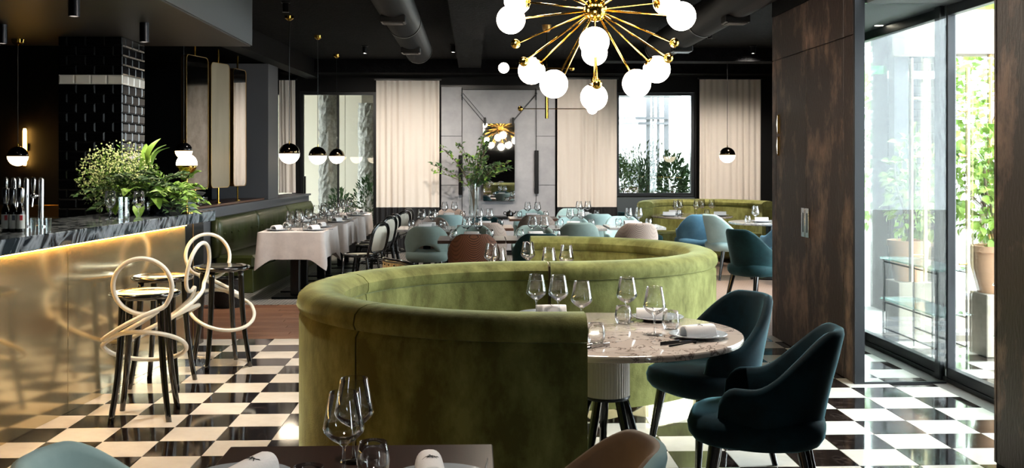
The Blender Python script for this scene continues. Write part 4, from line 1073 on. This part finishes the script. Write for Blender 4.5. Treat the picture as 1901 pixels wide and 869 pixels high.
# tiled column
cl = thing('tiled_column', 'square column clad in black metro tiles with a white band', 'column', (-3.61, 9.22, 0))
obj('core', MB().box(.012, .545, .012, .62, .0, 2.638), 'black_wall', cl)
rows_z = [.98 + .083 * k for k in range(20)]
def metro(w, h, m):
    mb = MB(); e = .012
    mb.add([(0, 0, 0), (w, 0, 0), (w, 0, h), (0, 0, h), (e, -.006, e), (w - e, -.006, e), (w - e, -.006, h - e), (e, -.006, h - e)], [(4, 5, 6, 7), (0, 1, 5, 4), (1, 2, 6, 5), (2, 3, 7, 6), (3, 0, 4, 7), (3, 2, 1, 0)])
    me = mb.mesh('tile'); me.materials.append(M[m]); return me
mcache = {}
def mt(w, h, m):
    k = (round(w, 4), round(h, 4), m)
    if k not in mcache: mcache[k] = metro(w, h, m)
    return mcache[k]
for r_, z in enumerate(rows_z):
    band = r_ == 15
    h = (.083 if z + .083 < 2.64 else 2.64 - z) - .003
    for face, Lf in ((0, .557), (1, .632)):
        tw = Lf / 3.5 if not band else Lf / 4; off = 0 if (r_ % 2 == 0 or band) else -tw / 2; x = off
        while x < Lf - .002:
            a, b = max(x, 0), min(x + tw, Lf)
            if b - a > .01:
                me = mt(b - a - .003, h, 'metro_white' if band else 'metro')
                o = obj('tile', me, None, cl, loc=(a, .011, z) if face == 0 else (.546, a, z))
                if face == 1: o.rotation_euler = (0, 0, PI / 2)
            x += tw
# tiled pier added outside as a dark backdrop to the entrance glass
pr_ = struct('wall_backdrop_pier', MB().box(4.42, 4.98, 11.02, 11.5, -.06, 2.9), 'black_wall')
for r_ in range(32):
    z = .03 + .083 * r_; off = 0 if r_ % 2 == 0 else -.08; x = off; band = r_ == 29
    while x < .56:
        a, b = max(x, 0), min(x + .16, .56)
        if b - a > .01: obj('tile', mt(b - a - .003, .080, 'metro_white' if band else 'metro_matt'), None, pr_, loc=(4.42 + a, 11.019, z))
        x += .16
# soffit downlights
for k, (x, y, lb) in enumerate(((-2.58, 6.85, 'black cylinder downlight over the bar nearest the camera'), (-2.583, 8.3, 'black cylinder downlight over the bar in front of the tiled column'), (-3.74, 8.44, 'black cylinder downlight at the left edge over the bar'))):
    t = thing('downlight', lb, 'downlight', (x, y, 2.638), 0, 'cylinder downlights over the bar')
    obj('housing', MB().lathe([(0, 0), (.036, 0), (.036, -.15), (.03, -.15), (.03, -.12), (0, -.12)], 24), 'dark_steel', t, smooth=True)
    obj('lens', MB().lathe([(0, -.137), (.028, -.137), (.028, -.14), (0, -.14)], 20), 'downlight', t)
    l = bpy.data.lights.new('downlight_beam', 'SPOT'); l.energy = 55; l.spot_size = 1.3; l.spot_blend = .6; l.color = (1, .85, .62); l.shadow_soft_size = .03
    o = bpy.data.objects.new('downlight_beam', l); C.objects.link(o); o.parent = t; o.location = (0, 0, -.155)
# small things on the counter
CZ = 1.13
for k, (x, y) in enumerate(((-2.97, 6.86), (-2.887, 6.855), (-2.79, 6.85))):
    t = thing('beer_tap', ('left', 'middle', 'right')[k] + ' steel beer tap tower on the bar counter', 'beer tap', (x, y, CZ), 0, 'beer taps on the bar')
    obj('tower', MB().lathe([(0, 0), (.032, 0), (.032, .008), (.0165, .01), (.0165, .30), (.014, .312), (.006, .318), (0, .32)], 20), 'steel', t, smooth=True)
    obj('lever', MB().lathe([(0, 0), (.007, 0), (.014, .05), (.015, .09), (.009, .105), (0, .107)], 14, (-.033, -.035, .215)), 'steel', t, smooth=True)
    obj('collar', MB().sphere((-.032, -.034, .20), .02, 16), 'steel', t, smooth=True); obj('spout', MB().tube([(-.015, -.015, .20), (-.035, -.04, .195), (-.04, -.045, .13)], .007, 8), 'steel', t, smooth=True)
for k, (x, y) in enumerate(((-2.80, 6.36), (-2.752, 6.352), (-2.704, 6.344))):
    t = thing('bottle', ('left', 'middle', 'right')[k] + ' dark bottle with steel cap and picture label', 'bottle', (x, y, CZ), .5, 'dark bottles on the bar')
    obj('glass_body', MB().lathe([(0, 0), (.022, 0), (.023, .005), (.023, .115), (.018, .14), (.011, .155), (.011, .17), (0, .17)], 20), 'bottle', t, smooth=True)
    obj('cap', MB().lathe([(0, .171), (.015, .171), (.022, .20), (.022, .25), (.019, .262), (0, .265)], 20), 'steel', t, smooth=True)
    lb = obj('label', MB().lathe([(.0232, .02), (.0238, .02), (.0238, .105), (.0232, .105)], 20, closed=True), 'label_white', t, smooth=True)
    obj('label_print', MB().bbox(-.008, .008, -.0255, -.0235, .07, .10, .001), ('label_red', 'dark_steel', 'label_red')[k], lb)
for k, (x, y) in enumerate(((-2.611, 6.30), (-2.566, 6.298), (-2.521, 6.296))):
    tag(obj('shot_glass', MB().lathe([(0, 0), (.014, 0), (.017, .085), (.0155, .085), (.0125, .015), (0, .015)], 18), 'vase_glass', loc=(x, y, CZ), smooth=True), ('left', 'middle', 'right')[k] + ' small clear glass before the beer taps', 'glass', 'small glasses by the beer taps')
for k, (x, y) in enumerate(((-2.641, 7.702), (-2.433, 7.694))):
    tag(obj('stemmed_glass', MB().lathe([(0, 0), (.036, 0), (.036, .002), (.008, .008), (.006, .07), (.014, .08), (.036, .105), (.042, .13), (.036, .205), (.034, .205), (.04, .13), (.034, .108), (.01, .085), (0, .084)], 22), 'glassware', loc=(x, y, CZ), smooth='all'), ('left', 'right')[k] + ' stemmed beer glass before the bar flowers', 'glass', 'stemmed glasses on the bar')
cg = tag(obj('cut_glass_tumbler', MB().lathe([(0, 0), (.036, 0), (.037, .17), (.034, .17), (.033, .02), (0, .02)], 12), 'vase_glass', loc=(-2.459, 7.445, CZ)), 'tall cut glass tumbler between the two stemmed bar glasses', 'glass')
st = thing('cake_stand', 'grey pewter pedestal dish at the end of the bar counter', 'stand', (-2.41, 8.80, CZ))
obj('foot', MB().lathe([(0, 0), (.115, 0), (.115, .02), (.10, .025), (.085, .12), (.082, .135), (0, .135)], 32), 'pewter', st, smooth=True)
obj('dish', MB().lathe([(0, 0), (.09, .0), (.15, .018), (.17, .04), (.165, .042), (.14, .025), (.08, .012), (0, .012)], 36, (0, 0, .136)).rot(.10, 'Y', (0, 0, .14)), 'pewter', st, smooth=True)
tag(obj('black_bowl', MB().lathe([(0, 0), (.06, 0), (.10, .03), (.125, .075), (.12, .08), (.09, .035), (.05, .012), (0, .012)], 32), 'black_lacquer', loc=(-2.56, 8.56, CZ), smooth=True), 'glossy black bowl under the bar flowers', 'bowl')
# flower arrangement
fa = thing('flower_arrangement', 'bushy green arrangement of ferns and tiny cream flowers on the bar', 'flowers', (-2.64, 8.35, CZ)); rr = random.Random(11)
obj('vase', MB().lathe([(0, 0), (.07, 0), (.09, .05), (.08, .12), (.07, .14), (.06, .14), (.07, .05), (0, .02)], 24), 'black_lacquer', fa, smooth=True)
mb = MB()
for p, d in blob(1500, (-.16, .0, .30), (.33, .26, .29), rr, .35):
    if p.z < .03: continue
    s = rr.uniform(.005, .010); mb.add([p + Vector((s, 0, 0)), p + Vector((-s, 0, 0)), p + Vector((0, s, 0)), p + Vector((0, -s, 0)), p + Vector((0, 0, s)), p + Vector((0, 0, -s))],
        [(0, 2, 4), (2, 1, 4), (1, 3, 4), (3, 0, 4), (2, 0, 5), (1, 2, 5), (3, 1, 5), (0, 3, 5)])
o = obj('blossoms', mb, 'baby', fa); o['kind'] = 'stuff'
foliage('sprigs', [q for q in blob(1500, (-.15, 0, .27), (.32, .25, .27), rr, .2) if q[0].z > .04], .035, .012, 'leaf', fa, .1, .8, 12)
for k in range(64):
    a = rr.uniform(0, 2 * PI); el = rr.uniform(-.05, 1.0); L = rr.uniform(.26, .46)
    base = Vector((rr.uniform(-.12, .14), rr.uniform(-.1, .1), .15))
    if k % 2: base += Vector((.18, .02, -.02)); L *= .85
    ctr = [base + Vector((math.cos(a) * L * f * math.cos(el), math.sin(a) * L * f * math.cos(el), L * f * math.sin(el) + .10 * f - .20 * f * f)) for f in [i / 7 for i in range(8)]]
    ctr = [Vector((p.x, p.y, max(p.z, .02))) for p in ctr]
    fr = obj('fern_frond', MB().tube(ctr, .003, 5), 'stem', fa); pts = []
    for i in range(1, 8):
        dv = (ctr[i] - ctr[i - 1]).normalized(); sd = dv.cross(Vector((0, 0, 1))).normalized()
        for sg in (-1, 1): pts += [(ctr[i], sd * sg + dv * .5), (ctr[i] - dv * .018, sd * sg + dv * .5)]
    foliage('leaflets', pts, .085 if k % 3 else .07, .022, 'leaf' if k % 2 else 'leaf_dark', fr, .05, .15, 100 + k)
big = leaf_mesh(.25, .06, .4, 7).mesh('large_leaf', 'all', False); big.materials.append(M['leaf'])
for loc, rx, ry, rz in (((.06, 0, .38), 1.15, .2, -.5), ((.08, .02, .36), .95, -.3, -1.0), ((.10, -.02, .36), .75, .1, -1.9), ((.0, .02, .36), 1.0, .3, .4)):
    o = obj('large_leaf', big, None, fa, loc=loc); o.rotation_euler = (rx, ry, rz)
lb_ = leaf_mesh(.15, .09, .3, 5).mesh('broad_leaf', 'all', False); lb_.materials.append(M['leaf'])
for loc, e in (((.06, -.2, .10), (-.9, 0, .3)), ((-.05, -.22, .12), (-.8, .2, -.4)), ((.14, -.18, .14), (-.6, 0, .9)), ((.02, -.20, .20), (-.3, 0, -.2)), ((.2, -.16, .18), (-.2, 0, .6))):
    o = obj('broad_leaf', lb_, None, fa, loc=loc); o.rotation_euler = (e[0], e[1], e[2] + PI)
# ball lamp standing by the flowers, brass half below
bl_ = thing('ball_lamp', 'round lamp with lit top half and brass lower half beside the bar flowers', 'lamp', (-2.335, 8.60, CZ), 0)
obj('glass_half', MB().sphere((0, 0, .40), .084, 28, -.12, 1, True), 'opal_soft', bl_, smooth='all'); obj('brass_half', MB().sphere((0, 0, .40), .0845, 28, -1, -.12, True), 'brass', bl_, smooth='all')
obj('stem', MB().cyl((0, 0, .012), (0, 0, .317), .006, n=8), 'brass', bl_); obj('base', MB().lathe([(0, 0), (.05, 0), (.05, .008), (0, .012)], 24), 'brass', bl_, smooth=True)

# ================================================================== LAMPS
def ball_pendant(x, y, z, r, ztop, label, group, split=-.02, m='opal_soft', cap='brass'):
    t = thing('pendant_lamp', label, 'pendant lamp', (x, y, z), 0, group)
    obj('glass_half', MB().sphere((0, 0, 0), r, 28, -1, split, True), m, t, smooth='all')
    obj('metal_half', MB().sphere((0, 0, 0), r * 1.004, 28, split, 1, True), cap, t, smooth='all')
    obj('cord', MB().cyl((0, 0, r * .99), (0, 0, ztop - z - .05), .004, n=6), 'black_metal', t)
    obj('nipple', MB().cyl((0, 0, r * .98), (0, 0, r + .03), .008, .005, 10), 'brass', t)
    obj('canopy', MB().lathe([(0, -.06), (.02, -.055), (.05, -.03), (.055, -.0), (0, 0)], 20, (0, 0, ztop - z)), 'brass', t, smooth=True)
    return t
M['smoke_brass'] = mat('dark_bronze_chrome', '#7d6a4e', .08, 1.)
PG = 'ball pendants over the white tables'
ball_pendant(-2.152, 12.287, 1.644, .121, 3.25, 'largest ball pendant over the white tables, bronze top, in front of the narrow curtain', PG, cap='smoke_brass')
ball_pendant(-2.103, 14.186, 1.63, .121, 3.25, 'middle ball pendant over the white tables, bronze top', PG, cap='smoke_brass')
ball_pendant(-2.176, 16.691, 1.636, .121, 3.25, 'smallest ball pendant over the white tables, nearest the window', PG, cap='smoke_brass')
ball_pendant(3.85, 15.75, 1.649, .12, 3.25, 'ball pendant in front of the rightmost curtain', None, cap='smoke_brass')
ball_pendant(-4.055, 9.455, 1.598, .088, 2.638, 'ball pendant over the back counter at the left edge', None, m='opal_warm', cap='black_lacquer')
ball_pendant(-3.10, 11.3, 1.665, .09, 2.96, 'small ball pendant half hidden behind the flowers on the bar', None, m='opal_warm', cap='black_lacquer')
wt = thing('wall_lamp', 'slim upright lit tube lamp on the dark bar wall', 'wall lamp', (-4.33, 10.3, 1.69))
obj('tube', MB().lathe([(0, -.18), (.012, -.18), (.018, -.16), (.018, .16), (.012, .18), (0, .18)], 16, (0, -.05, 0)), 'lamp_warm', wt, smooth=True); obj('bracket', MB().bbox(-.02, .02, -.035, -.001, -.04, .04, .004), 'brass', wt)

# ---- sputnik chandelier
ch = thing('chandelier', 'large brass sputnik chandelier with glowing white globes', 'chandelier', (.749, 6.427, 2.488))
obj('hub', MB().sphere((0, 0, 0), .075, 32), 'brass', ch, smooth='all')
obj('stem', MB().cyl((0, 0, .07), (0, 0, .72), .012, n=12), 'brass', ch); obj('canopy', MB().lathe([(0, .70), (.05, .705), (.07, .745), (.07, .762), (0, .762)], 28), 'brass', ch, smooth=True)
cyaw = -math.atan(.0366); ex = Vector((math.cos(cyaw), math.sin(cyaw), 0)); ey = Vector((-math.sin(cyaw), math.cos(cyaw), 0))
def dirv(dx, dz, near): 
    k = math.sqrt(max(0, 1 - dx * dx - dz * dz)); return (ex * dx + Vector((0, 0, dz)) + ey * (-k if near else k)).normalized()
GL = [(-.935, -.155, 1), (-.70, -.655, 0), (-.47, -.845, 1), (-.08, -.46, 1), (.065, -.385, 0), (.01, -.955, 0), (.42, -.845, 1), (.72, -.64, 0), (.885, -.135, 1), (-.86, .17, 0), (.86, .16, 0),
      (-.5, .5, 0), (.5, .52, 1), (-.45, .55, 1), (.42, .62, 0), (-.8, .45, 1), (.8, .45, 1), (.0, .55, 1), (.02, .45, 0)]
gl = MB().sphere((0, 0, 0), .086, 32).mesh('globe', 'all'); gl.materials.append(M['opal'])
for dx, dz, nr in GL:
    d = dirv(dx, dz, nr); a = obj('arm', MB().cyl(d * .07, d * .475, .006, n=8), 'brass', ch)
    o = obj('globe', gl, None, a, loc=d * .556); 
    q = d.to_track_quat('Z', 'Y'); cp = MB().sphere((0, 0, 0), .0875, 20, -1, -.9); cp.v = [tuple(q @ Vector(p) + d * .556) for p in cp.v]
    obj('cap', cp, 'brass', a, smooth='all')
for dx, dz, nr in [(-.9, -.36, 0), (-.82, -.60, 1), (-.02, -.88, 1), (.055, -.75, 0), (.92, -.36, 0), (.80, -.57, 1), (-.62, .3, 1), (.62, .3, 1), (-.3, .3, 0), (.3, .35, 0), (-.35, -.75, 0)]:
    d = dirv(dx, dz, nr); a = obj('arm', MB().cyl(d * .07, d * .53, .0055, n=8), 'brass', ch); obj('knob', MB().sphere(tuple(d * .545), .031, 20), 'brass', a, smooth='all')

# ---- slim two-arm chandelier farther back
mo = thing('mobile_lamp', 'thin brass ceiling lamp with two crossbars and small white globes', 'ceiling lamp', (.907, 12.975, 3.25))
obj('canopy', MB().lathe([(0, 0), (.06, 0), (.05, -.06), (.03, -.09), (0, -.09)], 20), 'brass_soft', mo, smooth=True); obj('rod', MB().cyl((0, 0, -.09), (0, 0, -.80), .006, n=8), 'brass', mo); obj('lower_rod', MB().cyl((0, 0, -.80), (0, 0, -1.165), .022, n=12), 'brass', mo)
for z, xa, xb, wl_ in ((-.537, -.535, .315, -1), (-1.043, -.328, .57, 1)):
    b_ = obj('crossbar', MB().cyl((xa, 0, z), (xb, 0, z), .005, n=8), 'brass', mo)
    xg, xk = (xa, xb) if wl_ < 0 else (xb, xa)
    obj('globe', MB().sphere((xg, 0, z), .066, 24), 'opal', b_, smooth='all'); obj('knob', MB().sphere((xk, 0, z), .034, 18), 'brass', b_, smooth='all')

# ---- pivoting mirrors on the ledge
for k, (x, y, rz, w, front, lb) in enumerate(((-3.25, 12.32, 1.335, .52, 'mirror_smoked', 'tall pivoting mirror with rounded corners nearest the flowers'), (-3.20, 13.22, 1.27, .44, 'champagne', 'tall pivoting panel turned to its champagne coloured back'), (-3.15, 14.07, 1.40, .44, 'mirror', 'tall pivoting mirror nearest the pillar, reflecting dark'))):
    t = thing('pivot_mirror', lb, 'mirror', (x, y, 1.032), rz, 'pivoting mirrors on the ledge')
    def rr_out(w, z0, z1, r=.06, n=5):
        o = []
        for cx, cz, a0 in ((w / 2 - r, z1 - r, 0), (-w / 2 + r, z1 - r, 90), (-w / 2 + r, z0 + r, 180), (w / 2 - r, z0 + r, 270)):
            for i in range(n + 1): a = math.radians(a0 + 90 * i / n); o.append((cx + r * math.cos(a), cz + r * math.sin(a)))
        return o
    of = rr_out(w, .19, 1.75); inn = rr_out(w - .014, .197, 1.743, .054)
    n = len(of)
    fr = MB(); fr.add([(x_, -.035, z_) for x_, z_ in of] + [(x_, .035, z_) for x_, z_ in of] + [(x_, -.035, z_) for x_, z_ in inn] + [(x_, .035, z_) for x_, z_ in inn],
        [q for i in range(n) for q in ((i, (i + 1) % n, n + (i + 1) % n, n + i), (2 * n + i, 3 * n + i, 3 * n + (i + 1) % n, 2 * n + (i + 1) % n), (i, 2 * n + i, 2 * n + (i + 1) % n, (i + 1) % n), (n + i, n + (i + 1) % n, 3 * n + (i + 1) % n, 3 * n + i))])
    obj('brass_frame', fr, 'brass_soft', t)
    for nm, ya, yb, m in (('front_face', -.031, -.004, front), ('rear_face', .004, .031, 'champagne')):
        obj(nm, MB().add([(x_, ya, z_) for x_, z_ in inn] + [(x_, yb, z_) for x_, z_ in inn], [tuple(range(n)), tuple(range(2 * n - 1, n - 1, -1))] + [(i, (i + 1) % n, n + (i + 1) % n, n + i) for i in range(n)]), m, t)
    obj('rod', MB().cyl((0, 0, 0), (0, 0, .19), .012, n=10), 'brass', t); obj('rod', MB().cyl((0, 0, 1.75), (0, 0, 1.925), .012, n=10), 'brass', t); obj('foot', MB().lathe([(0, 0), (.035, 0), (.035, .008), (0, .01)], 20), 'brass', t)
for k in range(5):
    tag(obj('small_glass', MB().lathe([(0, 0), (.028, 0), (.034, .075), (.032, .075), (.026, .008), (0, .008)], 14), 'glassware', loc=(-3.42 + k * .012, 12.45 + k * .2, 1.03), smooth=True), ('nearest', 'second', 'middle', 'fourth', 'farthest')[k] + ' small glass of the row on the wooden ledge shelf behind the mirrors', 'glass', 'small glasses on the ledge shelf')

# ---- hanging wall mirror, cords, vase with branches, sideboard
hm = thing('hanging_mirror', 'frameless mirror hung on diagonal cords before the grey panelling', 'mirror', (.43, 17.84, .88))
obj('glass', MB().bbox(-.27, .27, -.012, .012, 0, 1.32, .003), 'mirror', hm)
for sx, hx in ((-1, -.63), (1, .635)):
    obj('hook', MB().cyl((hx, .045, 1.84), (hx, -.01, 1.84), .016, n=10), 'black_metal', hm); obj('hook_post', MB().cyl((hx, .0, 1.72), (hx, .0, 1.92), .010, n=8), 'black_metal', hm)
    obj('clip', MB().bbox(sx * .24 - .02, sx * .24 + .02, -.02, .02, 1.28, 1.42, .004), 'black_metal', hm)
    for o_ in (-.02, .02): obj('cord', MB().cyl((hx + o_, 0, 1.82 + o_ * .7), (sx * .24 + o_, 0, 1.36 + o_ * .7), .004, n=6), 'black_metal', hm)
    obj('drop_rod', MB().cyl((hx, .02, 1.72), (hx, .02, .3), .004, n=6), 'black_metal', hm)
sb = thing('sideboard', 'low dark sideboard below the hanging mirror', 'sideboard', (.35, 17.45, 0))
obj('top', MB().bbox(-.75, .75, -.22, .22, .60, .635, .004), 'black_metal', sb); obj('body', MB().bbox(-.72, .72, -.2, .2, .08, .599, .004), 'panel_grey', sb)
for x in (-.66, .66):
    for y in (-.16, .16): obj('leg', MB().cyl((x, y, 0), (x, y, .08), .015, n=8), 'black_metal', sb)
tp = thing('teapot', 'small black teapot on the sideboard right of the vase', 'teapot', (.60, 17.40, .635))
obj('body', MB().lathe([(0, 0), (.05, 0), (.07, .03), (.065, .07), (.03, .09), (0, .092)], 20), 'black_lacquer', tp, smooth=True); obj('knob', MB().sphere((0, 0, .1), .012, 10), 'black_lacquer', tp); obj('spout', MB().tube([(.055, 0, .04), (.09, 0, .06), (.105, 0, .09)], [.014, .01, .008], 8), 'black_lacquer', tp, smooth=True)
obj('handle', MB().tube(smooth_pts([(-.05, 0, .07), (-.095, 0, .075), (-.10, 0, .04), (-.06, 0, .025)], 4), .006, 6), 'black_lacquer', tp, smooth=True)
vz = thing('vase', 'tall clear bubbled glass vase on the sideboard', 'vase', (.0, 17.40, .635))
pr = [(0, 0), (.075, 0)] + [(.08 + .008 * (k % 2), .02 + .045 * k) for k in range(12)]
obj('glass', MB().lathe(pr + [(.08, .56), (.074, .56)] + [(r - .006, z) for r, z in pr[:1:-1]] + [(0, .02)], 24), 'vase_glass', vz, smooth=True)
br = thing('branch_bouquet', 'wild eucalyptus and asparagus fern bouquet standing in the glass vase', 'bouquet', (.0, 17.40, 1.1)); rr = random.Random(8)
for k in range(26):
    a = rr.uniform(0, 2 * PI); sp = rr.uniform(.1, .75) if k > 3 else .72; h = rr.uniform(.35, 1.0)
    if k in (0, 1): a = PI + rr.uniform(-.2, .2); h = .42 + .15 * k
    if k in (2, 3, 4): a = rr.uniform(-.4, .2); h = .3; sp = .5
    if sp > .5: h *= .72
    ctr = smooth_pts([(0, 0, -.38), (sp * .1 * math.cos(a), sp * .06 * math.sin(a), 0), (sp * .5 * math.cos(a), sp * .28 * math.sin(a), h * .62), (sp * math.cos(a), sp * .45 * math.sin(a), h)], 5)
    sk = obj('twig', MB().tube(ctr, .004, 5), 'bark', br); pts = []
    for p in ctr[6:]:
        for q in range(2): pts.append((p + Vector((rr.uniform(-.02, .02), rr.uniform(-.02, .02), rr.uniform(-.02, .02))), (rr.uniform(-1, 1), rr.uniform(-1, 1), rr.uniform(-.5, .8))))
    foliage('leaves', pts, .085, .05, 'leaf_dark' if k % 3 else 'leaf', sk, .1, .3, 200 + k)
pts = []
for k in range(60):
    a = rr.uniform(0, 2 * PI); sp = rr.uniform(.05, .30); dz = rr.uniform(-.32, .28)
    for q in range(16):
        f = q / 15; pts.append(((sp * f * math.cos(a) + .06, sp * .6 * f * math.sin(a) - .02, .22 * f + dz * f * f + .05), (math.cos(a), math.sin(a), .2)))
foliage('asparagus_fern', pts, .055, .006, 'leaf_asp', br, 0, .9, 7)

# ---- exit sign and ceiling spot in the vestibule
es = thing('exit_sign', 'small green lit exit sign by the vestibule ceiling', 'sign', (3.2, 9.12, 2.36))
obj('box', MB().bbox(-.09, .09, -.012, .035, -.045, .045, .003), 'frame', es); obj('lit_face', MB().box(-.08, .08, -.016, -.0125, -.035, .035), 'exit_green', es); obj('bracket', MB().cyl((0, .02, .045), (0, .02, .29), .006, n=6), 'frame', es)
t = thing('ceiling_spot', 'round recessed spot in the grey vestibule ceiling', 'ceiling spot', (3.28, 8.35, 2.655))
obj('ring', MB().lathe([(.034, -.004), (.048, -.004), (.048, 0), (.034, 0)], 24, closed=True), 'steel', t); obj('lens', MB().lathe([(0, -.003), (.034, -.003), (.034, -.001), (0, -.001)], 20), 'downlight', t)

# ---- black ceiling spotlights added to brighten the room, except the one by the right duct end
SP = ((-.35, 2.35, 60, 1.0, 'fill spotlight added above the near dark table'), (.85, 4.75, 110, .95, 'fill spotlight added above the marble table'), (-1.5, 5.6, 120, 1.3, 'fill spotlight added between booth and bar stools, near'), (-1.4, 7.9, 150, 1.4, 'fill spotlight added between booth and bar stools, far'),
      (.65, 7.4, 120, 1.1, 'fill spotlight added behind the big chandelier'), (-.2, 10.2, 260, 1.5, 'fill spotlight added above the nearest dark wood table'), (1.5, 11.9, 150, 1.5, 'fill spotlight added above the right middle tables'),
      (-2.0, 11.2, 190, 1.4, 'fill spotlight added before the white tables'), (-.3, 15.2, 170, 1.7, 'fill spotlight added above the left back tables'), (3.05, 13.4, 220, 1.5, 'spotlight on the ceiling beside the right duct end'), (-1.6, 15.4, 170, 1.7, 'fill spotlight added above the far white table'), (1.7, 15.3, 190, 1.7, 'fill spotlight added before the third curtain'), (4.1, 15.2, 260, 1.5, 'fill spotlight added before the rightmost curtain'))
for x, y, watt, cone, lb in SP:
    t = thing('ceiling_spot_and_fill', 'black ' + lb, 'spotlight', (x, y, 3.249), 0, 'black ceiling spotlights')
    obj('housing', MB().lathe([(0, 0), (.05, 0), (.05, -.012), (.034, -.014), (.034, -.11), (.03, -.11), (.03, -.07), (0, -.07)], 20), 'black_metal', t, smooth=True)
    obj('lens', MB().lathe([(0, -.071), (.028, -.071), (.028, -.075), (0, -.075)], 16), 'downlight', t)
    l = bpy.data.lights.new('spot_beam', 'SPOT'); l.energy = watt; l.spot_size = cone; l.spot_blend = .9; l.color = (1, .90, .78); l.shadow_soft_size = .05
    o = bpy.data.objects.new('spot_beam', l); C.objects.link(o); o.parent = t; o.location = (0, 0, -.115)
    if y > 15: o.rotation_euler = (.75, 0, 0)          # turned to wash the curtains

wb_ = thing('woven_basket', 'dark woven basket on the floor between the far stool and the banquette', 'basket', (-2.62, 11.25, 0))
obj('body', MB().lathe([(0, 0), (.13, 0), (.15, .05), (.16, .30), (.15, .30), (.14, .06), (0, .02)], 24), mat('dark_wicker', '#15120f', .7, bump=(80, .8)), wb_, smooth=True)
obj('rim', MB().tube([(.157 * math.cos(k * PI / 14), .157 * math.sin(k * PI / 14), .305) for k in range(28)], .010, 6, True), 'black_lacquer', wb_, smooth='all')
